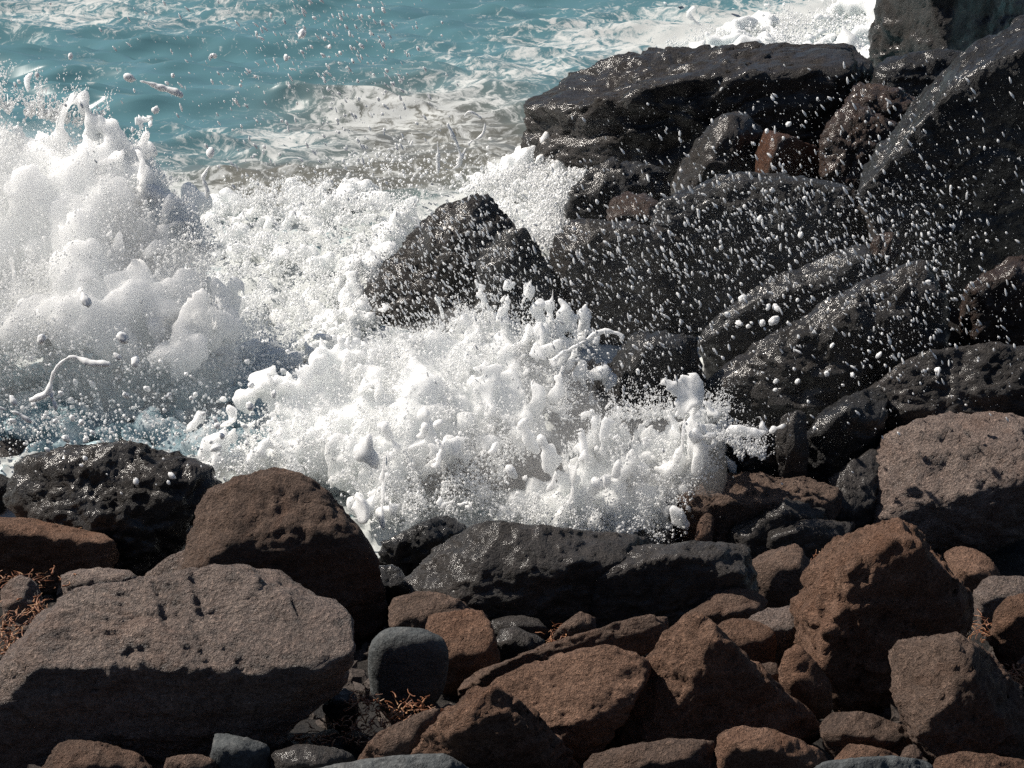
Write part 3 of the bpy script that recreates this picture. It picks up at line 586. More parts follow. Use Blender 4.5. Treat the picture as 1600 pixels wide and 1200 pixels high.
class Splash:
    """soft union of balls, stirred by noise and turned into a surface"""
    def __init__(s, seed): s.r = np.random.default_rng(seed); s.b = []
    def ball(s, p, r): s.b.append((float(p[0]), float(p[1]), float(p[2]), float(r)))
    def fill(s, poly, yfun, n, r0, r1, jit=0.06, power=2.0, back=0.0):
        """n balls of r0..r1 px scattered over a region of the picture, on the surface whose distance is yfun(px,py)"""
        poly = np.array(poly, float); lo, hi = poly.min(0), poly.max(0); k = 0
        while k < n:
            p = s.r.uniform(lo, hi, (400, 2)); x, y = p[:, 0], p[:, 1]; ins = np.zeros(400, bool)
            for (ax, ay), (bx, by_) in zip(poly, np.roll(poly, -1, 0)):
                c = ((ay > y) != (by_ > y)) & (x < (bx - ax) * (y - ay) / (by_ - ay + 1e-9) + ax); ins ^= c
            for q in p[ins][: n - k]:
                Y = yfun(q[0], q[1]) + s.r.normal(0, jit) + back; rp = r0 + (r1 - r0) * s.r.random() ** power
                s.ball(at(q[0], q[1], Y), rp * Y / FPX); k += 1
    def strand(s, pts, Y, r, wob=0.0, dY=0.0):
        pts = np.array(pts, float); n = len(pts); rr = np.interp(np.arange(n), np.linspace(0, n - 1, len(r)), r)
        t = np.linspace(0, n - 1, n * 14); c = np.array([catmull(pts, u) for u in t]); R_ = np.interp(t, np.arange(n), rr) * np.maximum(0.62, 0.76 + 0.26 * np.sin(t * 5.1 + s.r.uniform(0, 6)) * np.sin(t * 2.3 + s.r.uniform(0, 6)) + s.r.normal(0, 0.08, len(t)))
        for q, u, rad in zip(c, t, R_):
            y = Y + dY * u / n; s.ball(at(q[0] + s.r.normal(0, wob), q[1] + s.r.normal(0, wob), y), rad * y / FPX)
    def fingers(s, line, yfun, n, length, r, ang=(-1.9, -1.2), drops=True):
        """thin tongues of water thrown from a line, each ending in drops"""
        line = np.array(line, float)
        for _ in range(n):
            u = s.r.uniform(0, len(line) - 1.001); i = int(u); p = line[i] + (line[i + 1] - line[i]) * (u - i) + s.r.normal(0, 4, 2)
            a = s.r.uniform(*ang); L = length * s.r.uniform(0.3, 1.0) ** 1.5; bend = s.r.normal(0, 0.5); Y = yfun(p[0], p[1]) - 0.03 + s.r.normal(0, 0.05); m = int(L / 2.0) + 4
            for t in np.linspace(0, 1, m):
                aa = a + bend * t; q = p + L * t * np.array([math.cos(aa), math.sin(aa)]); rad = r * (1.5 * (1 - t) ** 2 + 0.38 + (0.35 if t > 0.93 else 0)) * s.r.uniform(0.85, 1.1)
                s.ball(at(q[0], q[1], Y), rad * Y / FPX)
            if drops:
                for _k in range(s.r.integers(0, 4)):
                    q2 = p + (L + s.r.uniform(4, 30)) * np.array([math.cos(aa), math.sin(aa)]) + s.r.normal(0, 4, 2); s.ball(at(q2[0], q2[1], Y), r * s.r.uniform(0.3, 0.75) * Y / FPX)
    def build(s, name, vox, label, warp=0.05, rough=0.012, mat=None, rcell=0.05, aniso=(1, 1, 1), smooth=1, shell=0.0, web=0.0, sheet=0.0, wcell=0.11, rise=0.0):
        """shell: how far threads (web) and torn skins (sheet) of water reach out of the body; rise: extra reach upwards"""
        B = np.array(s.b, np.float32); pad = 0.06 + shell; lo = (B[:, :3] - B[:, 3:]).min(0) - pad; hi = (B[:, :3] + B[:, 3:]).max(0) + pad; hi[2] += rise
        sh = tuple(int(n) for n in np.ceil((hi - lo) / vox)); out = shell + 0.05; f = np.full(sh, -out, np.float32)
        for x, y, z, r in B:
            c = (np.array((x, y, z)) - lo) / vox; R_ = (r + min(out, 0.03 + shell)) / vox; a = np.maximum(0, np.floor(c - R_)).astype(int); e = np.minimum(sh, np.ceil(c + R_) + 1).astype(int)
            gx_, gy_, gz_ = (np.arange(a[k], e[k], dtype=np.float32) - c[k] for k in range(3))
            d = r - vox * np.sqrt(gx_[:, None, None] ** 2 + gy_[None, :, None] ** 2 + gz_[None, None, :] ** 2)
            w = f[a[0]:e[0], a[1]:e[1], a[2]:e[2]]; np.maximum(w, d, out=w)
        if warp:
            g = np.meshgrid(*[np.arange(n, dtype=np.float32) for n in sh], indexing='ij'); wv = warp / vox
            idx = [g[k] + wv * (0.7 * grid_noise(sh, 0.16 / vox, s.r, aniso) + 0.35 * grid_noise(sh, 0.06 / vox, s.r, aniso)) for k in range(3)]
            f = gather(f, *idx); del g, idx
        if rough:
            amp, cell = rough, rcell
            while cell / vox > 2.0:
                f = f + amp * (0.42 - np.abs(grid_noise(sh, cell / vox, s.r, aniso))) * 2; amp *= 0.70; cell *= 0.55
        if shell:
            u = f.copy()
            for k in range(1, 5 if rise else 1):
                h = rise * k / 4; n = max(1, int(h / vox)); u[:, :, n:] = np.maximum(u[:, :, n:], f[:, :, :-n] - 0.35 * h * shell / max(rise, 1e-3))
            reach = np.clip(1 + u / shell, 0, 1); an = np.array(aniso) * np.array([1, 1, 1.15])
            for cell, wt, st in ((wcell, web, sheet), (wcell * 0.5, web * 0.62, sheet * 0.6)):
                g_ = cell / 1.3; n1, n2 = (grid_noise(sh, cell / vox, s.r, an) for _k in (0, 1))
                if web: f = np.maximum(f, wt * reach ** 0.7 - g_ * np.sqrt(n1 * n1 + n2 * n2) - 0.02 * (reach <= 0))
                if sheet:
                    n3, n4 = (grid_noise(sh, cell * 1.2 / vox, s.r, an) for _k in (0, 1))
                    f = np.maximum(f, np.minimum(np.minimum(st * reach - g_ * np.abs(n3), (n4 - 0.15) * g_), (reach - 0.35) * shell))
            del u, reach
        for _ in range(smooth):
            for ax in range(3): f = 0.5 * f + 0.25 * (np.roll(f, 1, ax) + np.roll(f, -1, ax))
        f = np.maximum(f, -0.05); f[0], f[-1] = -0.05, -0.05; f[:, 0], f[:, -1] = -0.05, -0.05; f[:, :, 0], f[:, :, -1] = -0.05, -0.05
        g = vdb.FloatGrid(-0.05); g.copyFromArray(np.ascontiguousarray(f)); P, Q = g.convertToQuads(isovalue=0.0)
        V = P * vox + lo; c = V.mean(0); c[2] = V[:, 2].min()
        return put(name, mesh_from(name, V - c, Q[:, ::-1]), mat or m_foam, tuple(c), label, None, None, 'stuff')
def catmull(p, u):
    i = int(min(u, len(p) - 1.001)); t = u - i; g = lambda k: p[min(max(k, 0), len(p) - 1)]
    a, b_, c, d = g(i - 1), g(i), g(i + 1), g(i + 2)
    return 0.5 * (2 * b_ + (c - a) * t + (2 * a - 5 * b_ + 4 * c - d) * t * t + (3 * b_ - a - 3 * c + d) * t ** 3)


def spray_object(name, label, P, R, D, mat):
    """drops of water: one small ball per point, drawn out along D"""
    me = bpy.data.meshes.new(name); me.from_pydata([], [], []); me.vertices.add(len(P)); c = P.mean(0)
    me.vertices.foreach_set("co", (P - c).astype(np.float32).ravel())
    a = me.attributes.new("drop_size", 'FLOAT_VECTOR', 'POINT'); a.data.foreach_set("vector", R.astype(np.float32).ravel())
    e = np.stack([np.zeros(len(P)), np.arccos(np.clip(D[:, 2], -1, 1)), np.arctan2(D[:, 1], D[:, 0])], -1)
    a = me.attributes.new("drop_turn", 'FLOAT_VECTOR', 'POINT'); a.data.foreach_set("vector", e.astype(np.float32).ravel())
    o = put(name, me, mat, tuple(c), label, None, None, 'stuff')
    md = o.modifiers.new("drops", 'NODES'); md.node_group = drop_nodes(mat); return o
_dn = {}
def drop_nodes(mat):
    if mat.name in _dn: return _dn[mat.name]
    g = bpy.data.node_groups.new("drops on points", 'GeometryNodeTree')
    g.interface.new_socket("Geometry", in_out='INPUT', socket_type='NodeSocketGeometry'); g.interface.new_socket("Geometry", in_out='OUTPUT', socket_type='NodeSocketGeometry')
    gi, go = g.nodes.new("NodeGroupInput"), g.nodes.new("NodeGroupOutput")
    mp = g.nodes.new("GeometryNodeMeshToPoints"); ip = g.nodes.new("GeometryNodeInstanceOnPoints"); ico = g.nodes.new("GeometryNodeMeshIcoSphere"); ico.inputs["Radius"].default_value = 1.0; ico.inputs["Subdivisions"].default_value = 2
    nz = g.nodes.new("ShaderNodeTexNoise"); nz.inputs["Scale"].default_value = 0.9; spn = g.nodes.new("GeometryNodeSetPosition"); vm = g.nodes.new("ShaderNodeVectorMath"); vm.operation = 'MULTIPLY_ADD'; vm.inputs[1].default_value = (1.5, 1.5, 1.5); vm.inputs[2].default_value = (-0.75, -0.75, -0.75)
    g.links.new(nz.outputs["Color"], vm.inputs[0]); g.links.new(vm.outputs[0], spn.inputs["Offset"]); g.links.new(ico.outputs["Mesh"], spn.inputs["Geometry"])
    ss = g.nodes.new("GeometryNodeSetShadeSmooth"); sm = g.nodes.new("GeometryNodeSetMaterial"); sm.inputs["Material"].default_value = mat
    def na(n):
        k = g.nodes.new("GeometryNodeInputNamedAttribute"); k.data_type = 'FLOAT_VECTOR'; k.inputs["Name"].default_value = n; return k.outputs["Attribute"]
    er = g.nodes.new("FunctionNodeEulerToRotation"); L = g.links.new
    L(gi.outputs[0], mp.inputs["Mesh"]); L(mp.outputs[0], ip.inputs["Points"]); L(spn.outputs[0], ss.inputs["Geometry"]); L(ss.outputs[0], sm.inputs["Geometry"]); L(sm.outputs[0], ip.inputs["Instance"])
    L(na("drop_size"), ip.inputs["Scale"]); L(na("drop_turn"), er.inputs[0]); L(er.outputs[0], ip.inputs["Rotation"]); L(ip.outputs[0], go.inputs[0])
    _dn[mat.name] = g; return g

class Spray:
    def __init__(s, seed): s.r = np.random.default_rng(seed); s.P, s.R, s.D = [], [], []
    def add(s, poly, yfun, n, r0, r1, depth=0.15, power=3.0, soft=8.0, web=0.0, wscale=7.0, dirn=(0, 0, 1), spread=0.6, stretch=(1.0, 1.6), yoff=-0.05):
        """n drops of r0..r1 px over a region; web > 0 gathers them into threads and clots"""
        poly = np.array(poly, float); lo, hi = poly.min(0), poly.max(0); got = 0
        while got < n:
            m = 6 * n + 500; p = s.r.uniform(lo, hi, (m, 2)); x, y = p[:, 0], p[:, 1]; ins = np.zeros(m, bool)
            for (ax, ay), (bx, by_) in zip(poly, np.roll(poly, -1, 0)):
                ins ^= ((ay > y) != (by_ > y)) & (x < (bx - ax) * (y - ay) / (by_ - ay + 1e-9) + ax)
            p = p[ins] + s.r.normal(0, soft, (ins.sum(), 2)); Y = yfun(p[:, 0], p[:, 1]) + yoff + s.r.normal(0, depth, len(p)); W = at(p[:, 0], p[:, 1], Y)
            if web:
                w1 = np.abs(pn(W * np.array([1, 1, 0.6]) * wscale + 3.1)); w2 = pn(W * wscale * 0.33 + 8.7)
                keep = s.r.random(len(W)) < np.exp(-(w1 / web) ** 2) * np.clip(0.65 + 1.1 * w2, 0.02, 1); W, Y = W[keep], Y[keep]
            W, Y = W[: n - got], Y[: n - got]; k = len(W); got += k
            rad = (r0 + (r1 - r0) * s.r.random(k) ** power) * Y / FPX
            d = np.array(dirn, float) + s.r.normal(0, spread, (k, 3)); d /= np.linalg.norm(d, axis=1, keepdims=True); st = s.r.uniform(*stretch, k)
            s.P.append(W); s.D.append(d); s.R.append(np.stack([rad / np.sqrt(st), rad / np.sqrt(st), rad * st], -1))
    def jets(s, line, yfun, n, length, per, r0, r1, ang, yoff=-0.05, fan=0.05):
        """streaks of drops flung from a line"""
        line = np.array(line, float)
        for _ in range(n):
            u = s.r.uniform(0, len(line) - 1.001); i = int(u); p = line[i] + (line[i + 1] - line[i]) * (u - i); a = s.r.uniform(*ang); L = length * s.r.uniform(0.25, 1) ** 1.6
            k = int(per * s.r.uniform(0.4, 1.2)); t = s.r.random(k) ** 1.4; bend = s.r.normal(0, 0.4); aa = a + bend * t + s.r.normal(0, fan, k)
            q = p + (L * t)[:, None] * np.stack([np.cos(aa), np.sin(aa)], -1) + s.r.normal(0, 2.5, (k, 2)); Y = np.full(k, float(yfun(p[0], p[1])) + yoff) + s.r.normal(0, 0.04, k)
            rad = (r0 + (r1 - r0) * (1 - t) * s.r.random(k)) * Y / FPX; d = np.stack([np.cos(aa), 0 * aa, -np.sin(aa)], -1); st = s.r.uniform(1, 2.2, k)
            s.P.append(at(q[:, 0], q[:, 1], Y)); s.D.append(d); s.R.append(np.stack([rad / np.sqrt(st), rad / np.sqrt(st), rad * st], -1))
    def build(s, name, label):
        return spray_object(name, label, np.concatenate(s.P), np.concatenate(s.R), np.concatenate(s.D), m_drop)

# left plume, thrown high
yA = lambda x, y: 9.05 + (620 - y) / 450 * 1.55 + 0.0006 * np.maximum(0, x - 150)
A = [(-90, 600), (-90, 185), (-20, 190), (30, 200), (90, 215), (145, 225), (165, 265), (210, 270), (235, 320), (300, 350), (330, 420), (330, 500), (300, 560), (200, 560), (120, 540), (40, 560)]
Ain = [(-80, 580), (-80, 250), (40, 260), (110, 285), (150, 320), (230, 400), (270, 460), (250, 520), (160, 530), (60, 520)]
pl = Splash(21); pl.fill(Ain, yA, 300, 30, 56, 0.08, 1.2, back=0.10); pl.fill(A, yA, 220, 12, 36, 0.08, 1.4, back=0.02)
pl.fingers([(-40, 210), (60, 225), (150, 245), (200, 300), (260, 360), (320, 430)], yA, 26, 70, 2.4, (-2.0, -0.7))
pl.build('foam_plume', 0.0132, 'tall white plume of foam thrown up at the left', warp=0.09, rough=0.034, rcell=0.30, aniso=(1, 1, 1.7), smooth=1, mat=m_thin, shell=0.16, web=0.0105, sheet=0.009, wcell=0.12, rise=0.05)
sp = Spray(31)
sp.add(A, yA, 42000, 0.45, 2.4, 0.12, 3.5, 14, web=0.12, wscale=4, dirn=(0.25, 0, 1), yoff=-0.10)
sp.add(A, yA, 3500, 0.6, 3.6, 0.10, 4, 34, web=0.0, yoff=-0.05)
sp.jets([(-60, 160), (60, 180), (150, 200), (200, 280), (260, 340), (320, 400)], yA, 150, 90, 60, 0.7, 3.0, (-2.0, -0.5))
sp.build('spray', 'fine white spray round the tall foam plume at the left')

# central burst
yD = lambda x, y: 7.75 + (850 - y) / 350 * 1.45 + 0.00035 * np.abs(x - 680)
Dp = [(380, 700), (430, 640), (470, 590), (560, 545), (640, 545), (700, 520), (725, 490), (770, 500), (810, 515), (850, 545), (880, 570), (870, 620), (860, 690), (800, 720), (760, 800), (700, 800), (600, 820), (560, 780), (520, 750), (440, 740), (350, 730)]
Din = [(430, 690), (520, 600), (640, 570), (720, 545), (820, 560), (830, 640), (740, 660), (650, 700), (560, 760), (480, 720)]
cb = Splash(22); cb.fill(Din, yD, 240, 26, 46, 0.05, 1.2, back=0.09); cb.fill(Dp, yD, 240, 8, 26, 0.05, 1.5, back=0.03)
cb.fill([(300, 690), (360, 620), (440, 560), (480, 600), (440, 720), (330, 735)], yD, 130, 5, 18, 0.06, 1.5)
cb.fingers([(480, 590), (640, 545), (725, 500), (800, 515), (860, 560)], yD, 40, 48, 2.4, (-2.1, -0.6))
cb.fingers([(800, 520), (870, 560), (870, 640)], yD, 26, 75, 2.4, (-1.2, 0.3)); cb.fingers([(560, 720), (700, 720), (850, 700)], lambda x, y: yD(x, y) - 0.15, 18, 50, 3.5, (-2.4, -0.7))
for pts, r in (([(795, 509), (812, 501), (822, 487), (819, 474)], (5, 3)), ([(816, 531), (831, 518), (837, 509), (831, 499)], (5, 3)), ([(840, 556), (853, 549), (872, 540)], (8, 5)),
               ([(903, 590), (925, 577), (930, 565), (927, 556)], (4, 3)), ([(909, 659), (912, 634), (916, 615), (919, 606)], (5, 4)), ([(850, 640), (859, 634), (878, 621), (900, 634), (906, 643)], (6, 3)),
               ([(750, 750), (756, 731), (759, 715), (766, 696)], (11, 7, 9)), ([(734, 746), (759, 743), (778, 752), (791, 768), (787, 790)], (7, 8, 11)), ([(818, 780), (812, 762), (808, 740), (806, 715)], (13, 10, 3)),
               ([(845, 725), (841, 718), (836, 699), (837, 684)], (5, 4)), ([(822, 721), (844, 715), (866, 706), (891, 712), (912, 699)], (4, 5)), ([(825, 765), (853, 740), (878, 721)], (6, 4)),
               ([(560, 835), (570, 815), (577, 790), (587, 748), (582, 711), (559, 692)], (5, 12, 11, 6)), ([(600, 800), (640, 770), (690, 762), (730, 790), (760, 820)], (12, 14, 16)), ([(690, 762), (680, 735), (684, 715)], (11, 8))):
    x, y = pts[0]; cb.strand(pts, yD(x, y) - 0.22, [0.72 * q for q in r])
cb.build('foam_burst', 0.0092, 'white burst of foam exploding over the middle rocks', warp=0.055, rough=0.026, rcell=0.17, aniso=(1, 1, 1.4), smooth=1, shell=0.13, web=0.0080, sheet=0.0075, wcell=0.095, rise=0.04)
sp = Spray(32); sp.add(Dp, yD, 32000, 0.5, 2.6, 0.07, 3.5, 10, web=0.12, wscale=7, dirn=(0.2, 0, 1), yoff=-0.07)
sp.jets([(480, 590), (640, 545), (725, 495), (800, 510), (860, 550), (880, 620)], yD, 150, 70, 40, 0.6, 2.8, (-2.0, -0.3)); sp.jets([(800, 520), (870, 560), (880, 660)], yD, 70, 120, 30, 0.6, 2.4, (-1.2, 0.2))
sp.build('spray', 'white spray scattering off the central burst of foam')

# right burst
yE = lambda x, y: 7.95 + (850 - y) / 230 * 0.55
E_ = [(770, 815), (800, 790), (850, 770), (880, 720), (920, 700), (960, 670), (1000, 685), (1060, 680), (1095, 675), (1115, 705), (1125, 735), (1100, 755), (1075, 770), (1062, 830), (1030, 845), (960, 835), (860, 830)]
Ein = [(800, 815), (870, 780), (920, 745), (990, 725), (1070, 720), (1080, 745), (1050, 790), (1030, 830), (900, 825)]
rb = Splash(23); rb.fill(Ein, yE, 200, 18, 34, 0.05, 1.2, back=0.10); rb.fill(E_, yE, 150, 6, 18, 0.05, 1.5, back=0.03)
rb.fingers([(890, 740), (960, 690), (1060, 690), (1110, 700), (1130, 740)], yE, 50, 60, 2.2, (-2.0, -0.8)); rb.fingers([(920, 770), (1000, 740), (1100, 730)], lambda x, y: yE(x, y) - 0.1, 24, 45, 3, (-2.2, -0.8))
rb.strand([(1100, 690), (1150, 672), (1200, 668), (1225, 660)], 8.0, (6, 4, 2)); rb.strand([(1010, 660), (1050, 640), (1075, 618)], 8.1, (6, 4, 2)); rb.strand([(1045, 650), (1050, 625), (1048, 600)], 8.1, (7, 5, 3))
rb.build('foam_burst', 0.0088, 'spiky white burst of foam in front of the low black rocks on the right', warp=0.04, rough=0.020, rcell=0.16, aniso=(1, 1, 1.8), smooth=1, shell=0.12, web=0.0078, sheet=0.007, wcell=0.085, rise=0.05)
sp = Spray(33); sp.add(E_, yE, 20000, 0.5, 2.4, 0.06, 3.5, 9, web=0.12, wscale=8, dirn=(0.2, 0, 1), yoff=-0.06)
sp.jets([(880, 720), (960, 655), (1060, 650), (1120, 650), (1160, 720)], yE, 170, 85, 40, 0.6, 2.6, (-2.0, -0.6)); sp.jets([(1120, 680), (1200, 720)], lambda x, y: 7.95, 40, 50, 30, 0.6, 2.4, (-2.0, -0.6))
sp.build('spray', 'white spray flying off the spiky foam burst on the right')

# churned water, the plume's shadow partly put into its colour
yC = lambda x, y: sea_y(y, 0.06)
C_ = [(-120, 740), (-120, 540), (60, 540), (220, 545), (330, 535), (420, 560), (480, 590), (470, 650), (420, 700), (360, 740), (250, 750), (100, 740)]
ch = Splash(24); ch.fill(C_, lambda x, y: float(sea_y(y, 0.0)), 320, 18, 44, 0.05, 1.3)
ch.build('churned_foam', 0.0150, 'grey blue churned foam behind the wet black boulder', warp=0.08, rough=0.030, rcell=0.22, smooth=1, mat=m_churn, shell=0.05, web=0.012, sheet=0.0, wcell=0.11)
sp = Spray(34); sp.add(C_, lambda x, y: sea_y(y, 0.2), 6000, 0.7, 3.0, 0.12, 3.5, 10, web=0.2, wscale=5, yoff=-0.1); sp.add(C_, lambda x, y: sea_y(y, 0.3), 260, 1.2, 6.0, 0.2, 2.6, 20, yoff=-0.3, dirn=(0.6, 0, -0.8), spread=0.3, stretch=(1.0, 1.5))
sp.build('spray', 'drops hanging over the grey blue churned foam')

# broken white wash between plume and pointed boulder
B_ = [(240, 560), (250, 430), (290, 350), (380, 290), (470, 290), (560, 300), (650, 330), (620, 400), (585, 470), (565, 540), (480, 590)]
F_ = [(735, 300), (770, 270), (830, 262), (900, 268), (930, 258), (900, 300), (880, 345), (870, 390), (840, 380), (800, 340)]
wa = Splash(25); wa.fill(B_, lambda x, y: float(sea_y(y, 0.03)), 300, 8, 24, 0.08, 1.6)
wa.fill(F_, lambda x, y: float(sea_y(y, 0.12)), 170, 6, 20, 0.1, 1.6); wa.fingers([(740, 290), (830, 265), (925, 265)], lambda x, y: float(sea_y(y, 0.2)), 24, 40, 4, (-2.0, -0.6))
wa.build('foam_wash', 0.0160, 'broken white wash swirling round the pointed black boulder', warp=0.10, rough=0.028, rcell=0.22, smooth=1, shell=0.09, web=0.018, sheet=0.016, wcell=0.14)
sp = Spray(35); sp.add(B_, lambda x, y: sea_y(y, 0.15), 28000, 0.5, 2.2, 0.12, 3.5, 14, web=0.12, wscale=6, yoff=0.0); sp.add(F_, lambda x, y: sea_y(y, 0.25), 9000, 0.6, 2.6, 0.12, 3.5, 10, web=0.16, wscale=6)
sp.add([(420, 300), (600, 230), (700, 230), (760, 260), (720, 300), (640, 330), (500, 340)], lambda x, y: sea_y(y, 0.3), 1500, 0.6, 2.6, 0.2, 3, 14, yoff=-0.3)
sp.jets([(330, 330), (480, 310), (640, 340)], lambda x, y: sea_y(y, 0.15), 90, 50, 30, 0.6, 2.6, (-2.2, -0.6)); sp.jets([(735, 300), (830, 268), (930, 262)], lambda x, y: sea_y(y, 0.2), 60, 60, 34, 0.6, 2.6, (-2.0, -0.5))
sp.jets([(580, 540), (700, 530), (860, 560)], lambda x, y: 9.3, 40, 40, 24, 0.6, 3, (-2.2, -0.8))
sp.build('spray', 'white spray dancing over the broken wash')

# breaker beyond the long boulder
G_ = [(1090, 90), (1110, 62), (1150, 42), (1220, 22), (1290, 28), (1340, 5), (1400, -20), (1480, -30), (1480, 90), (1380, 110), (1250, 95), (1100, 100)]
br = Splash(26); yG = lambda x, y: sea_y(y + 18, 0.12)
br.fill(G_, lambda x, y: float(yG(x, y)), 330, 6, 20, 0.15, 1.5)
br.build('breaking_foam', 0.0250, 'creamy breaker foam beyond the long black boulder, top right', warp=0.06, rough=0.040, rcell=0.30, smooth=1)
sp = Spray(36); sp.add(G_, yG, 9000, 0.6, 2.2, 0.15, 3, 5, web=0.16, wscale=4, yoff=-0.1); sp.jets([(1030, 80), (1100, 60), (1220, 24), (1290, 28), (1340, 5), (1380, -10)], yG, 70, 34, 24, 0.5, 1.8, (-2.1, -0.9))
sp.build('spray', 'spray along the crest of the far breaker')

# fine spray blown across the rock spur and a scatter of drops over the open sea
sp = Spray(37); q = dict(dirn=(0.5, 0.0, -0.8), spread=0.22, stretch=(1.2, 2.8), yoff=0, web=0.36, wscale=1.7)
yS = lambda x, y: 8.1 + 0 * x
sp.add([(560, 560), (560, 320), (760, 300), (880, 300), (900, 180), (1280, 120), (1620, 100), (1620, 640), (1330, 700), (1230, 750), (1120, 640), (900, 620)], yS, 4600, 0.30, 3.0, 0.5, 7.0, 14, **q)
sp.add([(900, 330), (1250, 280), (1480, 320), (1500, 520), (1330, 690), (1180, 720), (1000, 620), (880, 500)], yS, 5200, 0.30, 3.2, 0.45, 7.0, 40, **q)
sp.add([(900, 330), (1250, 280), (1480, 320), (1500, 520), (1330, 690), (1180, 720), (1000, 620), (880, 500)], yS, 300, 1.5, 3.6, 0.4, 2.0, 40, **q)
sp.add([(560, 540), (600, 400), (720, 300), (860, 380), (880, 540)], lambda x, y: 9.0 + 0 * x, 1500, 0.6, 2.6, 0.3, 2.2, 10, **q)
sp.build('spray', 'fine drops of spray blown across the dark wet rock spur')
sp = Spray(38); sp.add([(-60, -40), (560, -40), (700, 200), (500, 300), (330, 330), (180, 200), (-60, 140)], lambda x, y: 9.2 + 0 * x, 1400, 0.55, 3.2, 0.5, 3.5, 40, **q)
sp.build('spray', 'scattered white drops in the air over the open sea')

# ------------------------------------------------------------------ mist of droplets too fine to see, hanging round the splashes
m_mist = bpy.data.materials.new('mist'); m_mist.use_nodes = True; nt = m_mist.node_tree
for n in list(nt.nodes):
    if n.type == 'BSDF_PRINCIPLED': nt.nodes.remove(n)
vol = N(nt, "ShaderNodeVolumePrincipled"); vol.inputs["Color"].default_value = (0.992, 0.994, 0.995, 1); vol.inputs["Density"].default_value = 0.48; vol.inputs["Anisotropy"].default_value = 0.25
nt.links.new(vol.outputs[0], nt.nodes["Material Output"].inputs["Volume"])
m_haze = m_mist.copy(); m_haze.name = 'thin spray haze'; m_haze.node_tree.nodes['Principled Volume'].inputs['Density'].default_value = 0.011
def mist(label, blobs, seed, mat=None):
    s = Splash(seed)
    for px, py, Y, r in blobs: s.ball(at(px, py, Y), r * Y / FPX)
    return s.build('mist', 0.05, label, warp=0.10, rough=0.0, smooth=3, mat=mat or m_mist)
mist('thin white mist round the tall plume and the churned foam', [(-40, 420, 9.5, 190), (80, 400, 9.5, 190), (190, 470, 9.4, 150), (40, 550, 9.1, 95), (180, 575, 9.0, 90), (310, 580, 9.0, 80), (300, 500, 9.4, 130), (-40, 300, 9.9, 130), (60, 290, 9.9, 120)], 91)
mist('thin white mist over the central and right bursts of foam', [(520, 660, 8.4, 120), (620, 630, 8.5, 140), (740, 610, 8.6, 140), (820, 640, 8.4, 120), (900, 720, 8.0, 110), (1000, 730, 7.9, 100), (1080, 720, 8.0, 80), (650, 730, 8.1, 110), (760, 740, 8.0, 100)], 92)
mist('faint haze of spray before the dark wet rock spur', [(950, 560, 9.0, 190), (1080, 540, 9.0, 200), (1220, 500, 9.0, 190), (1330, 440, 9.2, 170), (1150, 400, 9.6, 180), (980, 430, 9.6, 170), (1250, 620, 8.4, 120), (820, 430, 9.8, 160)], 93, m_haze)

# ------------------------------------------------------------------ strands and big drops in the air, each a thing of its own
def flying(name, label, cat, parts, Y, seed, group=None, vox=0.006):
    s = Splash(seed)
    for pts, r in parts: s.strand(pts, Y, [max(2.6, 0.86 * q) for q in r], wob=0.3)
    o = s.build(name, vox, label, warp=0.016, rough=0.0, smooth=1, mat=m_drop); del o["kind"]; o["category"] = cat
    if group: o["group"] = group
    return o
flying('water_strand', 'white tadpole-shaped strand of water flying over the open sea', 'water', [([(198, 116), (203, 118)], (9, 8)), ([(206, 119), (218, 122), (236, 127), (254, 135), (276, 142), (284, 148)], (4, 3, 5, 10, 9, 3))], 9.3, 51)
flying('water_strand', 'round drop on a thin neck of water rising right of the tall plume', 'water', [([(325, 239), (326, 242)], (9, 9)), ([(325, 250), (323, 262), (318, 276), (322, 292), (326, 312)], (2, 3, 6, 5, 6))], 9.6, 52)
flying('water_strand', 'lacy loop of flung water above the pointed black boulder', 'water', [([(682, 212), (683, 235), (681, 255), (680, 275)], (3, 4, 5, 3)), ([(681, 255), (698, 262), (720, 254)], (3, 3, 4)), ([(720, 254), (722, 245)], (4, 4)), ([(697, 196), (708, 214), (716, 235), (720, 256)], (3, 5, 5, 4)), ([(722, 245), (734, 228), (750, 215), (757, 196), (745, 182), (728, 180), (722, 195)], (3, 4, 3, 4, 3, 2))], 10.2, 53)
flying('water_strand', 'forked strand of white water over the grey churned foam', 'water', [([(52, 624), (70, 612), (80, 598), (92, 580), (114, 566), (140, 571), (172, 572)], (7, 8, 7, 5, 6, 7, 8)), ([(78, 605), (82, 622), (90, 638)], (6, 5, 6))], 8.0, 54)
flying('water_strand', 'short strand of white water at the left edge above the dark rocks', 'water', [([(-20, 636), (5, 643), (28, 650), (50, 660)], (5, 5, 4, 6))], 7.9, 55)
flying('water_strand', 'long thin finger of foam reaching right across the dark rocks', 'water', [([(868, 562), (890, 545), (915, 530), (942, 520), (962, 523), (970, 530)], (6, 5, 5, 6, 5, 6))], 8.6, 56)
flying('water_strand', 'club-shaped drop in front of the pointed black boulder', 'water', [([(683, 468), (687, 482), (691, 496)], (7, 5, 4))], 9.2, 57)
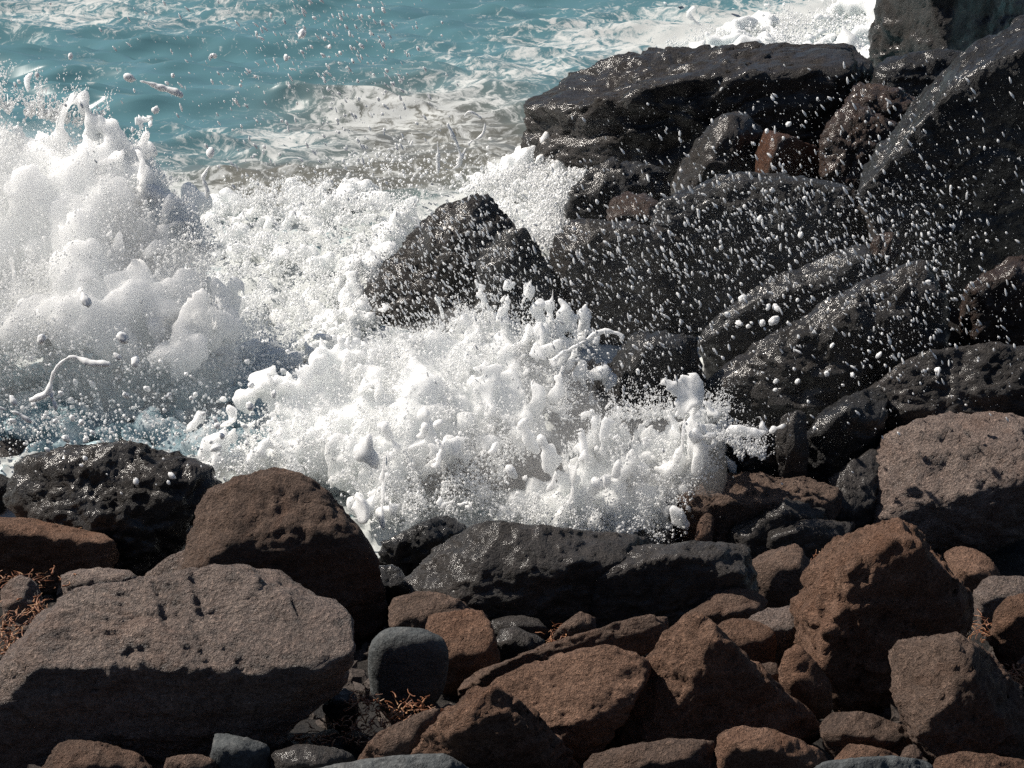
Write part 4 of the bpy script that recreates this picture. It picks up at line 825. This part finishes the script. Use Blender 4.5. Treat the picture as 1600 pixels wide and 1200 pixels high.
BIG = [((1160, 466), 8, 'big round drop at the top of the cluster before the slanting rocks'), ((1137, 492), 6), ((1155, 505), 6), ((1169, 510), 5), ((1191, 505), 7), ((1209, 501), 9, 'big round drop at the right end of the cluster before the slanting rocks'), ((1200, 480), 5), ((1214, 481), 6), ((1246, 469), 4), ((1212, 596), 5), ((1246, 596), 5), ((1211, 609), 4), ((1292, 584), 6), ((925, 645), 6), ((997, 581), 4.5), ((1187, 342), 6), ((1251, 367), 6), ((1232, 194), 5), ((1465, 578), 6), ((1373, 555), 5), ((1332, 586), 5), ((1198, 205), 4), ((1450, 440), 4), ((1300, 540), 4)]
BIGL = [((192, 528), 12, 'biggest white drop, hanging at the foot of the tall plume'), ((65, 530), 9), ((211, 565), 9), ((184, 557), 6), ((391, 635), 9, 'large white drop just left of the central foam burst'), ((337, 700), 9, 'large white drop right above the corner of the wet black boulder'), ((428, 616), 6), ((197, 618), 6), ((127, 660), 6), ((134, 687), 6), ((382, 666), 5), ((21, 626), 7), ((103, 685), 8), ((299, 622), 5), ((263, 618), 5), ((134, 469), 10, 'white drop in front of the lower middle of the tall plume')]
BIGT = [((243, 172), 8, 'round white drop just below the tadpole-shaped strand'), ((472, 53), 8, 'large white drop high over the teal sea left of the middle'), ((515, 73), 4), ((335, 87), 5), ((58, 117), 5), ((110, 88), 5), ((447, 90), 5), ((565, 72), 4), ((270, 118), 4)]
_D, _F = cube_sphere(8)
def big_drops(lst, Y, label, group, seed):
    r = np.random.default_rng(seed); shapes = []
    for k in range(4):
        d = _D * np.array([1, 1, 1.25 + 0.2 * k]); d = d * (1 + 0.30 * pn(_D * 1.4 + 9 * k))[:, None]; shapes.append(mesh_from('water_drop', d, _F)); shapes[-1].materials.append(m_drop)
    for i, ((x, y), rad, *own) in enumerate(lst):
        yy = Y + r.normal(0, 0.15); o = bpy.data.objects.new('water_drop', shapes[i % 4]); COL.objects.link(o); o.location = at(x, y, yy); q = rad * yy / FPX * 0.74; o.scale = (q, q, q)
        o.rotation_euler = (r.normal(0, 0.5), 0.5 + r.normal(0, 0.3), r.uniform(0, 6)); o["label"] = own[0] if own else label; o["category"] = 'drop'; o["group"] = group
big_drops(BIG, 8.2, 'large white drop of spray in front of the dark wet rock spur', 'large drops before the rock spur', 61)
big_drops(BIGL, 8.0, 'large white drop of spray in front of the plume and its grey churned foam', 'large drops before the churned foam', 62)
big_drops(BIGT, 9.2, 'large white drop of spray in the air over the teal sea', 'large drops over the sea', 63)

# ------------------------------------------------------------------ dried seaweed caught between the rocks
m_weed, nt, b = new_mat('dried orange seaweed')
tc = N(nt, "ShaderNodeTexCoord")
nt.links.new(ramp(nt, noise(nt, tc.outputs["Object"], 40, 3), [(0.3, (0.05, 0.018, 0.010)), (0.5, (0.26, 0.10, 0.045)), (0.7, (0.46, 0.28, 0.15))]), b.inputs["Base Color"]); b.inputs["Roughness"].default_value = 0.5
def seaweed(label, spots, n, length, seed):
    r = np.random.default_rng(seed); V, F = [], []; o = 0
    for _ in range(n):
        px, py, sx, sy, Y = spots[r.integers(len(spots))]; c = at(px + r.normal(0, sx), py + r.normal(0, sy), Y + r.normal(0, 0.03)); a = r.uniform(0, 6.28); L = length * r.uniform(0.4, 1.2); w = r.uniform(0.0015, 0.005); k = 7
        t = np.linspace(0, 1, k); ang = a + np.cumsum(r.normal(0, 0.35, k)); el = r.normal(0.0, 0.22) + np.cumsum(r.normal(-0.05, 0.2, k))
        step = L / k * np.stack([np.cos(ang) * np.cos(el), np.sin(ang) * np.cos(el), np.sin(el)], -1); P = c + np.cumsum(step, 0)
        side = np.stack([-np.sin(ang), np.cos(ang), 0.5 * np.ones(k)], -1) * (w * (1 - 0.7 * t))[:, None]; up = np.array([0, 0, 1]) * w * 0.6
        ring = np.stack([P + side, P + up, P - side], 1).reshape(-1, 3); V.append(ring)
        for i in range(k - 1):
            for j in range(3): F.append([o + i * 3 + j, o + i * 3 + (j + 1) % 3, o + i * 3 + 3 + (j + 1) % 3, o + i * 3 + 3 + j])
        o += 3 * k
    V = np.concatenate(V); c = V.mean(0); return put('dried_seaweed', mesh_from('dried_seaweed', V - c, np.array(F)), m_weed, tuple(c), label, None, None, 'stuff')
yb = row_y
seaweed('tangle of dried orange seaweed at the left edge beside the huge flat-topped boulder', [(15, 985, 18, 22, yb(1010) - 0.08), (5, 1015, 14, 14, yb(1040) - 0.08), (40, 905, 30, 8, yb(960)), (55, 955, 10, 10, yb(990) - 0.03)], 260, 0.07, 71)
seaweed('dried orange seaweed in the gap below the smooth squarish boulder', [(570, 1100, 18, 10, yb(1125) - 0.04), (600, 1120, 30, 9, yb(1135) - 0.06), (560, 1140, 35, 8, yb(1155) - 0.05), (640, 1105, 22, 8, yb(1125) - 0.05), (480, 1155, 40, 5, yb(1165) - 0.05)], 300, 0.045, 72)
seaweed('dried orange seaweed at the right edge by the bottom right boulder', [(1595, 1055, 10, 9, yb(1075)), (1540, 985, 8, 10, yb(1010)), (1585, 1065, 10, 6, yb(1080))], 140, 0.06, 73)
seaweed('scraps of dried seaweed caught behind the long low brown ridge', [(870, 1000, 18, 5, yb(1010)), (880, 985, 10, 6, yb(1000)), (1275, 870, 8, 5, yb(900)), (95, 836, 30, 4, yb(900) + 0.06)], 120, 0.04, 74)
